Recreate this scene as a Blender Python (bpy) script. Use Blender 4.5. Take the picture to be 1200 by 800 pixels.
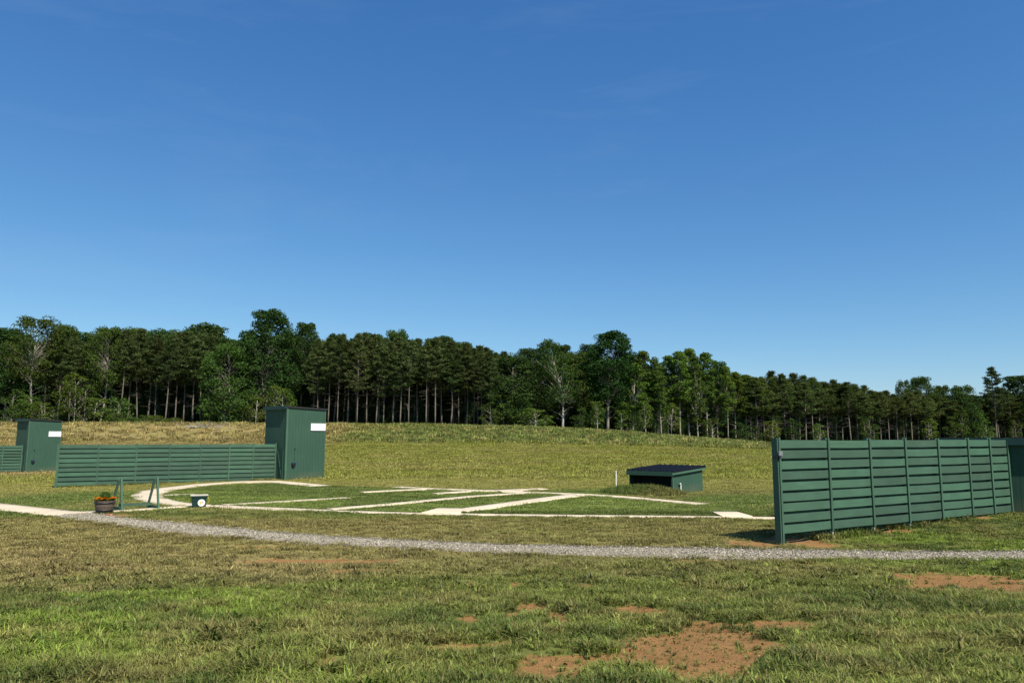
import bpy, math, random
import numpy as np
from mathutils import Vector, Matrix

R = math.radians
for _o in list(bpy.data.objects):
    bpy.data.objects.remove(_o, do_unlink=True)
scene = bpy.context.scene
COL = scene.collection

# ------------------------------------------------------------------ camera
HC = 2.3                       # eye height above the level of the shooting field
FPX, CX, CY = 880.0, 600.0, 400.0
PITCH = math.atan(114.0 / FPX)
cam_d = bpy.data.cameras.new('camera')
cam_d.sensor_width = 36.0
cam_d.lens = 36.0 * FPX / 1200.0
cam_d.clip_start = 0.1
cam_d.clip_end = 4000.0
cam = bpy.data.objects.new('camera', cam_d)
COL.objects.link(cam)
cam.location = (0, 0, HC)
cam.rotation_euler = (math.pi / 2 + PITCH, 0, 0)
scene.camera = cam

# ------------------------------------------------------------------ sky
SUN_EL = R(51.0)
SUN_AZ = math.atan2(0.58, -0.81)       # from +Y towards +X
world = bpy.data.worlds.new('World')
scene.world = world
world.use_nodes = True
wn = world.node_tree
wn.nodes.clear()
w_out = wn.nodes.new('ShaderNodeOutputWorld')
w_bg = wn.nodes.new('ShaderNodeBackground')
w_sky = wn.nodes.new('ShaderNodeTexSky')
w_sky.sky_type = 'NISHITA'
w_sky.sun_disc = False
w_sky.sun_elevation = SUN_EL
w_sky.sun_rotation = SUN_AZ
w_sky.altitude = 400.0
w_sky.air_density = 1.0
w_sky.dust_density = 0.25
w_sky.ozone_density = 3.0
w_bg.inputs['Strength'].default_value = 0.12
# thin high cirrus, the same everywhere in the sky
w_tc = wn.nodes.new('ShaderNodeTexCoord')
w_map = wn.nodes.new('ShaderNodeMapping')
w_map.inputs['Scale'].default_value = (1.4, 1.4, 7.0)
w_map.inputs['Rotation'].default_value = (0.10, -0.12, 0.3)
w_noi = wn.nodes.new('ShaderNodeTexNoise')
w_noi.inputs['Scale'].default_value = 2.3
w_noi.inputs['Detail'].default_value = 9.0
w_noi.inputs['Roughness'].default_value = 0.62
w_noi.inputs['Distortion'].default_value = 0.6
w_rmp = wn.nodes.new('ShaderNodeMapRange')
w_rmp.inputs['From Min'].default_value = 0.52
w_rmp.inputs['From Max'].default_value = 0.86
w_rmp.inputs['To Max'].default_value = 0.10
w_mix = wn.nodes.new('ShaderNodeMixRGB')
w_mix.inputs['Color2'].default_value = (2.6, 3.4, 4.6, 1)
L = wn.links
L.new(w_tc.outputs['Generated'], w_map.inputs['Vector'])
L.new(w_map.outputs['Vector'], w_noi.inputs['Vector'])
L.new(w_noi.outputs['Fac'], w_rmp.inputs['Value'])
L.new(w_rmp.outputs['Result'], w_mix.inputs['Fac'])
# tone response of the phone camera for the blue of the sky, one curve per channel
w_sep = wn.nodes.new('ShaderNodeSeparateColor'); w_com = wn.nodes.new('ShaderNodeCombineColor')
L.new(w_sky.outputs['Color'], w_sep.inputs['Color'])
for _c, _g, _k in (('Red', 1.22, 0.355), ('Green', 0.93, 0.70), ('Blue', 0.66, 1.36)):
    _p = wn.nodes.new('ShaderNodeMath'); _p.operation = 'POWER'; _p.inputs[1].default_value = _g
    _m = wn.nodes.new('ShaderNodeMath'); _m.operation = 'MULTIPLY'; _m.inputs[1].default_value = _k
    L.new(w_sep.outputs[_c], _p.inputs[0]); L.new(_p.outputs[0], _m.inputs[0]); L.new(_m.outputs[0], w_com.inputs[_c])
L.new(w_com.outputs['Color'], w_mix.inputs['Color1'])
L.new(w_mix.outputs['Color'], w_bg.inputs['Color'])
L.new(w_bg.outputs['Background'], w_out.inputs['Surface'])

# ------------------------------------------------------------------ sun
sun_d = bpy.data.lights.new('sun', 'SUN')
sun_d.energy = 4.9
sun_d.angle = R(0.53)
sun_d.color = (1.0, 0.94, 0.82)
sun = bpy.data.objects.new('sun', sun_d)
COL.objects.link(sun)
sdir = Vector((math.sin(SUN_AZ) * math.cos(SUN_EL), math.cos(SUN_AZ) * math.cos(SUN_EL), math.sin(SUN_EL)))
sun.rotation_euler = sdir.to_track_quat('Z', 'Y').to_euler()
sun.location = (20, -30, 60)

vs = scene.view_settings
vs.view_transform = 'Standard'
vs.look = 'None'
vs.exposure = 0.48
vs.gamma = 1.0
vs.use_curve_mapping = False

rng = np.random.default_rng(11)
random.seed(5)

# ------------------------------------------------------------------ noise and terrain
def _hash(ix, iy, seed):
    h = (ix.astype(np.int64) * 374761393 + iy.astype(np.int64) * 668265263 + seed * 1442695041) & 0x7fffffff
    h = ((h ^ (h >> 13)) * 1274126177) & 0x7fffffff
    return ((h ^ (h >> 16)) & 0xffff) / 65535.0

def vnoise(x, y, seed=0):
    x = np.asarray(x, float); y = np.asarray(y, float)
    ix = np.floor(x); iy = np.floor(y)
    fx = x - ix; fy = y - iy
    fx = fx * fx * (3 - 2 * fx); fy = fy * fy * (3 - 2 * fy)
    a = _hash(ix, iy, seed); b = _hash(ix + 1, iy, seed)
    c = _hash(ix, iy + 1, seed); d = _hash(ix + 1, iy + 1, seed)
    return (a * (1 - fx) + b * fx) * (1 - fy) + (c * (1 - fx) + d * fx) * fy

def fbm(x, y, seed=0, octv=4, gain=0.55):
    s = 0.0; a = 1.0; t = 0.0
    for i in range(octv):
        s = s + a * vnoise(np.asarray(x) * 2 ** i + 17.3 * i, np.asarray(y) * 2 ** i - 9.1 * i, seed + i)
        t += a; a *= gain
    return s / t

def sstep(a, b, v):
    t = np.clip((np.asarray(v, float) - a) / (b - a), 0, 1)
    return t * t * (3 - 2 * t)

def zfun(X, Y):
    X = np.asarray(X, float); Y = np.asarray(Y, float)
    z = 0.68 * sstep(15.5, 2.0, Y)
    z = z + 0.16 * sstep(7.0, 14.5, X) * sstep(34, 24, Y) * sstep(12, 16, Y)
    z = z - 0.36 * sstep(4.0, 40.0, -X) * sstep(24, 40, Y) * sstep(88, 66, Y)
    y0 = 46 + 20 * sstep(15, 32, -X)
    zm = np.interp(X, [-60, -29, 0, 13, 26, 36, 60], [2.2, 1.95, 1.9, 1.6, 1.25, 0.95, 0.6])
    zc = np.interp(X, [-60, -29, -13, 0, 13, 26, 40, 60, 140], [4.6, 4.4, 4.25, 4.0, 3.45, 2.4, 1.35, 0.8, 0.8])
    t = np.clip((Y - y0) / (88 - y0), 0, 1)
    z = z + zm * t ** 1.35
    t2 = sstep(86, 114, Y)
    z = z + (zc - zm) * t2
    z = z + 0.006 * np.clip(Y - 114, 0, 150)
    rough = sstep(84, 96, Y) * sstep(150, 120, Y)
    z = z + rough * 0.35 * (fbm(X * 0.35, Y * 0.35, 3) - 0.5)
    z = z + 0.05 * (fbm(X * 0.5, Y * 0.5, 9, 3) - 0.5) * sstep(17, 11, Y)
    return z

CP, SP = math.cos(PITCH), math.sin(PITCH)
def ray(px, py):
    dx = (px - CX) / FPX; dy = (CY - py) / FPX
    return dx, CP - dy * SP, SP + dy * CP

def ground(px, py):
    """the point of the terrain that pixel (px, py) of the photograph shows"""
    x, y, z = ray(px, py)
    ts = np.concatenate([np.arange(3, 60, 0.05), np.arange(60, 260, 0.25)])
    h = HC + ts * z - zfun(ts * x, ts * y)
    i = np.argmax(h < 0)
    if h[i] >= 0: i = len(ts) - 1
    t0, t1 = ts[max(i - 1, 0)], ts[i]
    h0, h1 = h[max(i - 1, 0)], h[i]
    t = t0 + (t1 - t0) * (h0 / (h0 - h1)) if h0 != h1 else t1
    return Vector((t * x, t * y, float(zfun(t * x, t * y))))

def at_y(px, py, Y):
    x, y, z = ray(px, py); t = Y / y
    return Vector((t * x, Y, HC + t * z))

# ------------------------------------------------------------------ mesh helpers
def np_mesh(name, verts, faces):
    """verts (N,3); faces (M,k) array"""
    me = bpy.data.meshes.new(name)
    v = np.asarray(verts, np.float32); f = np.asarray(faces, np.int32)
    me.vertices.add(len(v)); me.vertices.foreach_set('co', v.ravel())
    k = f.shape[1]
    me.loops.add(f.size); me.loops.foreach_set('vertex_index', f.ravel())
    me.polygons.add(len(f))
    me.polygons.foreach_set('loop_start', np.arange(0, f.size, k, dtype=np.int32))
    me.update(calc_edges=True); me.validate()
    return me

class MB:
    def __init__(s): s.v = []; s.f = []; s.m = []
    def add(s, vs, fs, mi=0):
        b = len(s.v); s.v += [tuple(p) for p in vs]
        s.f += [tuple(i + b for i in f) for f in fs]; s.m += [mi] * len(fs)
        return s
    def box(s, x0, x1, y0, y1, z0, z1, mi=0, M=None):
        P = [Vector(p) for p in ((x0,y0,z0),(x1,y0,z0),(x1,y1,z0),(x0,y1,z0),(x0,y0,z1),(x1,y0,z1),(x1,y1,z1),(x0,y1,z1))]
        if M is not None: P = [M @ p for p in P]
        return s.add(P, [(3,2,1,0),(4,5,6,7),(0,1,5,4),(1,2,6,5),(2,3,7,6),(3,0,4,7)], mi)
    def beam(s, a, b, w, d=None, mi=0, up=(0,0,1)):
        """a squared timber from a to b"""
        a = Vector(a); b = Vector(b); d = d or w
        t = (b - a).normalized(); u = Vector(up)
        sd = t.cross(u)
        if sd.length < 1e-4: sd = t.cross(Vector((0, 1, 0)))
        sd.normalize(); nn = sd.cross(t).normalized()
        P = []
        for c in (a, b):
            for (i, j) in ((-1,-1),(1,-1),(1,1),(-1,1)):
                P.append(c + sd * (i * w / 2) + nn * (j * d / 2))
        return s.add(P, [(3,2,1,0),(4,5,6,7),(0,1,5,4),(1,2,6,5),(2,3,7,6),(3,0,4,7)], mi)
    def tube(s, pts, rad, n=6, mi=0, cap=True):
        b = len(s.v); pts = [Vector(p) for p in pts]
        for i, p in enumerate(pts):
            t = (pts[min(i+1, len(pts)-1)] - pts[max(i-1, 0)]).normalized()
            u = t.cross(Vector((0,0,1)))
            if u.length < 1e-3: u = t.cross(Vector((1,0,0)))
            u.normalize(); w = t.cross(u)
            for k in range(n):
                a = 2 * math.pi * k / n
                s.v.append(tuple(p + (u * math.cos(a) + w * math.sin(a)) * rad[i]))
        for i in range(len(pts) - 1):
            for k in range(n):
                s.f.append((b+i*n+k, b+i*n+(k+1)%n, b+(i+1)*n+(k+1)%n, b+(i+1)*n+k)); s.m.append(mi)
        if cap:
            e = b + (len(pts)-1) * n
            s.f.append(tuple(range(b+n-1, b-1, -1))); s.m.append(mi)
            s.f.append(tuple(range(e, e+n))); s.m.append(mi)
        return s
    def lathe(s, prof, n=20, mi=0, c=(0,0,0)):
        b = len(s.v)
        for (r, z) in prof:
            for k in range(n):
                a = 2 * math.pi * k / n
                s.v.append((c[0] + r*math.cos(a), c[1] + r*math.sin(a), c[2] + z))
        for i in range(len(prof)-1):
            for k in range(n):
                s.f.append((b+i*n+k, b+i*n+(k+1)%n, b+(i+1)*n+(k+1)%n, b+(i+1)*n+k)); s.m.append(mi)
        return s
    def mesh(s, name, mats=(), smooth=False):
        me = bpy.data.meshes.new(name)
        me.from_pydata(s.v, [], s.f)
        for m in mats: me.materials.append(m)
        if len(mats) > 1: me.polygons.foreach_set('material_index', s.m)
        if smooth: me.polygons.foreach_set('use_smooth', [True] * len(me.polygons))
        me.update()
        return me
    def obj(s, name, mats, parent=None, smooth=False):
        if not isinstance(mats, (list, tuple)): mats = [mats]
        return link(name, s.mesh(name, mats, smooth), parent)

def link(name, me, parent=None, loc=None, rot=None):
    o = bpy.data.objects.new(name, me); COL.objects.link(o)
    if parent is not None: o.parent = parent
    if loc is not None: o.location = loc
    if rot is not None: o.rotation_euler = rot
    return o

def tag(o, label, cat, group=None):
    o['label'] = label; o['category'] = cat
    if group: o['group'] = group
    return o

def thing(name, label, cat, loc=(0,0,0), rz=0, group=None):
    o = bpy.data.objects.new(name, None); COL.objects.link(o)
    o.empty_display_size = 0.3
    o.location = loc; o.rotation_euler = (0, 0, rz)
    return tag(o, label, cat, group)

# ------------------------------------------------------------------ materials
class NT:
    def __init__(s, name):
        s.mat = bpy.data.materials.new(name); s.mat.use_nodes = True
        s.t = s.mat.node_tree; s.t.nodes.clear()
        s.out = s.n('ShaderNodeOutputMaterial')
    def n(s, typ, **kw):
        nd = s.t.nodes.new(typ)
        for k, v in kw.items():
            if k in nd.inputs.keys(): nd.inputs[k].default_value = v
            else: setattr(nd, k, v)
        return nd
    def l(s, a, b): s.t.links.new(a, b)
    def noise(s, scale, detail=4, rough=0.55, vec=None, dist=0.0):
        nd = s.n('ShaderNodeTexNoise'); nd.inputs['Scale'].default_value = scale
        nd.inputs['Detail'].default_value = detail; nd.inputs['Roughness'].default_value = rough
        nd.inputs['Distortion'].default_value = dist
        if vec is not None: s.l(vec, nd.inputs['Vector'])
        return nd.outputs['Fac']
    def rng(s, v, a, b, c=0.0, d=1.0):
        nd = s.n('ShaderNodeMapRange'); s.l(v, nd.inputs['Value'])
        for k, x in zip(('From Min','From Max','To Min','To Max'), (a,b,c,d)): nd.inputs[k].default_value = x
        return nd.outputs['Result']
    def mix(s, f, c1, c2, mode='MIX'):
        nd = s.n('ShaderNodeMixRGB', blend_type=mode)
        for k, x in (('Fac', f), ('Color1', c1), ('Color2', c2)):
            if isinstance(x, (int, float)): nd.inputs[k].default_value = x
            elif isinstance(x, tuple): nd.inputs[k].default_value = (*x, 1) if len(x) == 3 else x
            else: s.l(x, nd.inputs[k])
        return nd.outputs['Color']
    def math(s, op, a, b=None):
        nd = s.n('ShaderNodeMath', operation=op)
        for i, x in enumerate((a, b)):
            if x is None: continue
            if isinstance(x, (int, float)): nd.inputs[i].default_value = x
            else: s.l(x, nd.inputs[i])
        return nd.outputs[0]
    def bump(s, h, st, dist):
        nd = s.n('ShaderNodeBump'); nd.inputs['Strength'].default_value = st; nd.inputs['Distance'].default_value = dist
        s.l(h, nd.inputs['Height']); return nd.outputs['Normal']
    def bsdf(s, col, rough=0.7, spec=0.3, normal=None, metal=0.0):
        b = s.n('ShaderNodeBsdfPrincipled')
        if isinstance(col, tuple): b.inputs['Base Color'].default_value = (*col, 1)
        else: s.l(col, b.inputs['Base Color'])
        if isinstance(rough, (int, float)): b.inputs['Roughness'].default_value = rough
        else: s.l(rough, b.inputs['Roughness'])
        b.inputs['Specular IOR Level'].default_value = spec
        b.inputs['Metallic'].default_value = metal
        if normal is not None: s.l(normal, b.inputs['Normal'])
        s.l(b.outputs['BSDF'], s.out.inputs['Surface'])
        return b

def simple(name, col, rough=0.6, spec=0.3, var=0.15, scale=8.0, bump=0.0, metal=0.0):
    t = NT(name); tc = t.n('ShaderNodeTexCoord').outputs['Object']
    nz = t.noise(scale, 5, 0.6, tc)
    c = t.mix(t.rng(nz, 0.3, 0.7), tuple(x * (1 - var) for x in col), tuple(min(1, x * (1 + var)) for x in col))
    nm = t.bump(nz, bump, 0.02) if bump else None
    t.bsdf(c, rough, spec, nm, metal)
    return t.mat

def paint_mat(name, col, weather=1.0):
    """green stain on rough sawn wood: grain along the board, blotches, knots"""
    t = NT(name); tc = t.n('ShaderNodeTexCoord').outputs['Object']
    oi = t.n('ShaderNodeObjectInfo')
    add = t.n('ShaderNodeVectorMath', operation='ADD'); t.l(tc, add.inputs[0])
    sc = t.n('ShaderNodeVectorMath', operation='SCALE'); t.l(oi.outputs['Location'], sc.inputs[0]); sc.inputs['Scale'].default_value = 1.7
    t.l(sc.outputs[0], add.inputs[1])
    v = add.outputs[0]
    mp = t.n('ShaderNodeMapping'); t.l(v, mp.inputs['Vector']); mp.inputs['Scale'].default_value = (1.2, 30, 30)
    grain = t.noise(1.5, 5, 0.6, mp.outputs['Vector'])
    blot = t.noise(1.7, 4, 0.6, v)
    knots = t.n('ShaderNodeTexVoronoi'); knots.inputs['Scale'].default_value = 1.6
    t.l(v, knots.inputs['Vector'])
    kn = t.rng(knots.outputs['Distance'], 0.02, 0.05, 1, 0)
    c = t.mix(t.rng(blot, 0.3, 0.7), tuple(x * 0.82 for x in col), tuple(x * 1.2 for x in col))
    c = t.mix(t.rng(grain, 0.3, 0.75), c, tuple(x * 0.72 + 0.004 for x in col))
    hv = t.n('ShaderNodeHueSaturation'); t.l(c, hv.inputs['Color'])
    t.l(t.rng(oi.outputs['Random'], 0, 1, 0.80, 1.18), hv.inputs['Value'])
    t.l(t.rng(oi.outputs['Random'], 0, 1, 0.92, 1.05), hv.inputs['Saturation'])
    c = t.mix(t.math('MULTIPLY', kn, 0.7 * weather), hv.outputs['Color'], (0.02, 0.035, 0.02))
    t.bsdf(c, t.rng(grain, 0.2, 0.8, 0.6, 0.8), 0.25, t.bump(grain, 0.35, 0.006))
    return t.mat

GREEN = (0.056, 0.120, 0.077)
M_green = paint_mat('green_stained_wood', GREEN)
t = NT('green_siding'); tc = t.n('ShaderNodeTexCoord').outputs['Object']
mp = t.n('ShaderNodeMapping'); t.l(tc, mp.inputs['Vector']); mp.inputs['Scale'].default_value = (9, 9, 0.5)
st = t.noise(2.0, 5, 0.6, mp.outputs['Vector']); bl = t.noise(0.9, 4, 0.6, tc)
sep = t.n('ShaderNodeSeparateXYZ'); t.l(tc, sep.inputs[0])
c = t.mix(t.rng(st, 0.3, 0.7), (0.027, 0.069, 0.045), (0.038, 0.089, 0.058))
c = t.mix(t.rng(bl, 0.45, 0.75, 0, 0.5), c, (0.044, 0.100, 0.070))
splash = t.math('MULTIPLY', t.rng(sep.outputs['Z'], 0.0, 0.55, 1, 0), t.rng(bl, 0.35, 0.6))
c = t.mix(t.math('MULTIPLY', splash, 0.45), c, (0.16, 0.13, 0.07))
t.bsdf(c, 0.72, 0.25, t.bump(st, 0.3, 0.006)); M_siding = t.mat
M_darkgreen = simple('dark_green_fascia', (0.018, 0.055, 0.048), 0.6, 0.3, 0.2, 3)
M_roofblack = simple('black_roofing', (0.018, 0.019, 0.021), 0.75, 0.3, 0.25, 12, 0.2)
M_roofmetal = simple('navy_metal_roof', (0.007, 0.009, 0.017), 0.6, 0.12, 0.2, 5)
M_opening_shade = simple('interior_shade_black', (0.012, 0.014, 0.013), 0.9, 0.1, 0.2, 3)  # near-black colour that stands in for shade inside the bunker opening
M_white = simple('white_board', (0.82, 0.82, 0.80), 0.5, 0.4, 0.03, 3)
M_pvc = simple('white_pvc', (0.72, 0.72, 0.68), 0.4, 0.4, 0.06, 9)
M_blackpl = simple('black_plastic', (0.015, 0.016, 0.022), 0.45, 0.4, 0.2, 9)
M_blue = simple('blue_plastic', (0.02, 0.035, 0.12), 0.45, 0.4, 0.2, 9)
M_bin = simple('bin_green_plastic', (0.008, 0.035, 0.028), 0.5, 0.4, 0.25, 6)
M_grey = simple('grey_metal', (0.22, 0.23, 0.23), 0.45, 0.4, 0.15, 9, metal=0.4)
M_yellow = simple('yellow_cord', (0.55, 0.42, 0.05), 0.6, 0.3, 0.15, 9)
M_cream = simple('cream_rim', (0.55, 0.5, 0.4), 0.6, 0.3, 0.1, 9)
M_print = simple('badge_print', (0.32, 0.24, 0.20), 0.6, 0.2, 0.2, 30)
M_printy = simple('badge_print_gold', (0.6, 0.45, 0.08), 0.6, 0.2, 0.2, 30)
M_postwood = simple('weathered_post_wood', (0.26, 0.25, 0.19), 0.8, 0.2, 0.25, 14, 0.3)
M_barrel = simple('barrel_oak', (0.115, 0.085, 0.065), 0.75, 0.25, 0.35, 14, 0.3)
M_hoop = simple('barrel_hoop', (0.05, 0.045, 0.045), 0.5, 0.4, 0.3, 12, metal=0.6)
M_soil = simple('potting_soil', (0.03, 0.02, 0.014), 0.95, 0.1, 0.3, 30, 0.4)
M_brick = simple('red_brick', (0.33, 0.12, 0.07), 0.85, 0.2, 0.2, 20, 0.3)

t = NT('pale_concrete'); tc = t.n('ShaderNodeTexCoord').outputs['Object']
n1 = t.noise(0.8, 5, 0.65, tc); n2 = t.noise(40, 3, 0.6, tc)
c = t.mix(t.rng(n1, 0.3, 0.7), (0.56, 0.455, 0.315), (0.70, 0.59, 0.425))
c = t.mix(t.rng(n2, 0.35, 0.7, 0, 0.3), c, (0.42, 0.36, 0.28))
c = t.mix(t.rng(t.noise(0.45, 6, 0.75, tc), 0.52, 0.72, 0, 0.55), c, (0.36, 0.30, 0.21))
t.bsdf(c, 0.85, 0.2, t.bump(n2, 0.2, 0.004)); M_conc = t.mat

def leaf_mat(name, c1, c2, trans=0.25, tint=False, island=0.5):
    t = NT(name); g = t.n('ShaderNodeNewGeometry'); oi = t.n('ShaderNodeObjectInfo')
    c = t.mix(g.outputs['Random Per Island'], c1, c2)
    hv = t.n('ShaderNodeHueSaturation'); t.l(c, hv.inputs['Color'])
    t.l(t.rng(oi.outputs['Random'], 0, 1, 0.478, 0.516), hv.inputs['Hue'])
    t.l(t.rng(t.math('FRACT', t.math('MULTIPLY', oi.outputs['Random'], 7.31)), 0, 1, 0.72, 1.25), hv.inputs['Value'])
    c = hv.outputs['Color']
    d = t.n('ShaderNodeBsdfDiffuse'); t.l(c, d.inputs['Color'])
    tr = t.n('ShaderNodeBsdfTranslucent'); t.l(t.mix(1.0, c, (1.2, 1.3, 0.6), 'MULTIPLY'), tr.inputs['Color'])
    m = t.n('ShaderNodeMixShader'); m.inputs['Fac'].default_value = trans
    t.l(d.outputs[0], m.inputs[1]); t.l(tr.outputs[0], m.inputs[2]); t.l(m.outputs[0], t.out.inputs['Surface'])
    return t.mat

def grass_mat(name, trans=0.22):
    t = NT(name); g = t.n('ShaderNodeNewGeometry')
    at = t.n('ShaderNodeAttribute', attribute_name='tint', attribute_type='INSTANCER')
    k = t.rng(g.outputs['Random Per Island'], 0, 1, 0.45, 1.5)
    c = t.mix(1.0, at.outputs['Color'], k, 'MULTIPLY')
    dry = t.rng(t.math('FRACT', t.math('MULTIPLY', g.outputs['Random Per Island'], 13.7)), 0.78, 1.0, 0, 0.8)
    c = t.mix(dry, c, (0.26, 0.205, 0.08))
    d = t.n('ShaderNodeBsdfDiffuse'); t.l(c, d.inputs['Color'])
    tr = t.n('ShaderNodeBsdfTranslucent'); t.l(c, tr.inputs['Color'])
    m = t.n('ShaderNodeMixShader'); m.inputs['Fac'].default_value = trans
    t.l(d.outputs[0], m.inputs[1]); t.l(tr.outputs[0], m.inputs[2])
    gl = t.n('ShaderNodeBsdfGlossy'); gl.inputs['Roughness'].default_value = 0.45
    gl.inputs['Color'].default_value = (0.5, 0.55, 0.5, 1)
    m2 = t.n('ShaderNodeMixShader'); m2.inputs['Fac'].default_value = 0.025
    t.l(m.outputs[0], m2.inputs[1]); t.l(gl.outputs[0], m2.inputs[2])
    t.l(m2.outputs[0], t.out.inputs['Surface'])
    return t.mat
M_grass = grass_mat('grass_blades')

# ------------------------------------------------------------------ ground colour (what grows where)
PATCH = []
def patch(px, py, rx, ry, s=1.0):
    c = ground(px, py); a = ground(px, py - ry); b = ground(px, py + ry)
    PATCH.append((c.x, c.y, rx * c.y / FPX, max(0.05, (a.y - b.y) / 2), s))
for p in ((1140,681,62,9),(1095,690,30,4),(800,765,60,22),(700,772,75,9),(850,742,45,14),(640,785,36,12),(915,732,42,6),
          (746,716,24,6),(622,712,15,6),(600,720,10,4),(380,777,15,6),(292,728,11,3),(365,657,85,2.6),(500,689,9,3),(553,685,7,3),
          (688,687,11,3),(605,684,6,2.5),(545,726,18,4),(440,739,6,3),(870,797,18,6),(1115,733,15,3.5),(395,790,9,5),(420,668,30,2),
          (575,686,4,2),(530,686,5,2),(655,722,12,5),(560,757,30,5),(600,752,14,5),(505,760,8,4),(430,792,8,4),(1030,699,20,2.5),
          (930,634,26,4.2,),(886,637,22,2.5),(955,638,18,3),(862,634,12,1.6),(660,640,60,0.7),(850,655.5,70,0.8),(1090,645,80,0.8),(1150,606,8,2),
          (780,563,5,1.2),(786,574,9,1.6),(1050,622,25,2),(300,640,30,1.2),(140,604,16,1.6),(775,521.6,22,0.55),(722,521,12,0.4),(1126,606,7,1.5)):
    patch(*p)
PATCH = np.array(PATCH)

def dirt_at(X, Y):
    d = np.full(X.shape, 9.0)
    wob = 1.3 * (fbm(X * 1.3, Y * 1.3, 31, 4, 0.7) - 0.5) + 0.8 * (vnoise(X * 6, Y * 6, 77) - 0.5) + 0.5 * (vnoise(X * 15, Y * 15, 78) - 0.5)
    for (cx, cy, rx, ry, s) in PATCH:
        dd = np.sqrt(((X - cx) / rx) ** 2 + ((Y - cy) / ry) ** 2)
        d = np.minimum(d, dd)
    return sstep(1.75, 0.65, d + wob)

FIELD = [ground(*p) for p in ((190,580),(207,574),(240,570),(320,565.5),(375,569.5),(464,571),(560,575.5),(640,577.5),(690,580),(780,588),
         (830,591.5),(1000,600),(1000,606),(843,606),(640,604),(540,602),(380,598),(240,591.5),(207,587.5),(193,583))]
def in_poly(X, Y, poly):
    r = np.zeros(X.shape, bool); n = len(poly)
    for i in range(n):
        x0, y0 = poly[i][0], poly[i][1]; x1, y1 = poly[(i+1) % n][0], poly[(i+1) % n][1]
        if y0 == y1: continue
        c = ((y0 > Y) != (y1 > Y)) & (X < (x1 - x0) * (Y - y0) / (y1 - y0) + x0)
        r ^= c
    return r

C_ = lambda *a: np.array(a, float)
G_LUSH, G_MID, G_DARK = C_(0.150,0.215,0.030), C_(0.148,0.180,0.036), C_(0.072,0.108,0.022)
G_DRY, G_TAN = C_(0.260,0.222,0.074), C_(0.315,0.250,0.100)
G_FIELD, G_FAR, G_BROWN = C_(0.092,0.130,0.026), C_(0.210,0.218,0.040), C_(0.300,0.222,0.088)
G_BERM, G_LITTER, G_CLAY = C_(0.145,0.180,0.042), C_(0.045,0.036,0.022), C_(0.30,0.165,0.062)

def lerp(a, b, t): return a + (b - a) * t[..., None]
def ground_col(X, Y):
    sh = X.shape; X = X.ravel(); Y = Y.ravel()
    n1 = fbm(X * 0.22, Y * 0.30, 1, 4); n2 = fbm(X * 0.9, Y * 1.1, 5, 4); n3 = fbm(X * 0.07, Y * 0.10, 8, 3)
    c = np.tile(G_MID, (len(X), 1))
    c = lerp(c, G_LUSH, sstep(0.42, 0.62, n1))
    c = lerp(c, G_DARK, 0.8 * sstep(0.47, 0.62, n2))
    c = lerp(c, G_DRY, 0.45 * sstep(0.50, 0.68, fbm(X * 1.1, Y * 1.2, 44, 4, .7)))
    # dry band along the gravel path, driest towards the left
    band = sstep(10.2, 13.6, Y + 3.0 * (n2 - 0.5) + 2.5 * (n1 - .5)) * sstep(23.5, 20.5, Y) * (0.30 * sstep(9, 6, X) + 0.5 * sstep(3.0, -6.0, X + 5 * (n1 - 0.5)))
    c = lerp(c, G_TAN, np.clip(band * (0.45 + 0.9 * n2), 0, 1))
    band2 = sstep(15.0, 16.5, Y) * sstep(23.5, 22.0, Y)
    c = lerp(c, G_DRY, band2 * 0.6 * sstep(8.5, 5.5, X))
    # lawn beyond
    far = sstep(21.5, 24.0, Y)
    lawn = lerp(np.tile(G_FIELD * 1.15, (len(X), 1)), G_DRY * 0.9, 0.55 * sstep(0.45, 0.65, n1))
    c = lerp(c, lawn, far)
    inf = in_poly(X, Y, FIELD)
    cell = lerp(np.tile(G_FIELD, (len(X), 1)), G_FIELD * 1.6 + C_(.02, .01, 0), sstep(0.45, 0.7, n1) * 0.6)
    stripe = 0.88 + 0.24 * sstep(-0.25, 0.25, np.sin((X * 0.42 + Y * 0.9) * 3.1))
    c = np.where(inf[:, None], cell * stripe[:, None], c)
    # rough apron behind the field then the long field
    c = lerp(c, lerp(np.tile(G_DRY, (len(X), 1)), G_FAR, n2), sstep(33, 37, Y + 3 * (n1 - .5)) * (~inf))
    c = lerp(c, lerp(np.tile(G_FAR, (len(X), 1)), G_DRY * 1.05, 0.5 * sstep(0.45, 0.65, n1)), sstep(40, 47, Y))
    c = c * (1 + 0.05 * sstep(44, 50, Y) * np.sin(Y * 0.9 + 4 * n3))[:, None]
    # brown hay stubble on the left of the range
    br = sstep(14, 24, -X + 8 * (n1 - 0.5) - 0.04 * (Y - 60)) * sstep(50, 58, Y + 8 * (n2 - .5))
    c = lerp(c, lerp(np.tile(G_BROWN, (len(X), 1)), G_DRY, sstep(0.4, 0.65, n2)), br)
    berm = sstep(85, 90, Y + 5 * (n1 - 0.5) + 14 * sstep(26, 40, -X))
    bc = lerp(np.tile(G_BERM, (len(X), 1)), G_DRY * 1.2, 0.8 * sstep(0.5, 0.68, n2))
    c = lerp(c, bc, berm * (1 - 0.9 * br * sstep(118, 108, Y)))
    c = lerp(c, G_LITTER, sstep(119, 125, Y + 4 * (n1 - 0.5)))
    d = dirt_at(X, Y)
    return c.reshape(sh + (3,)), d.reshape(sh)

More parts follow.
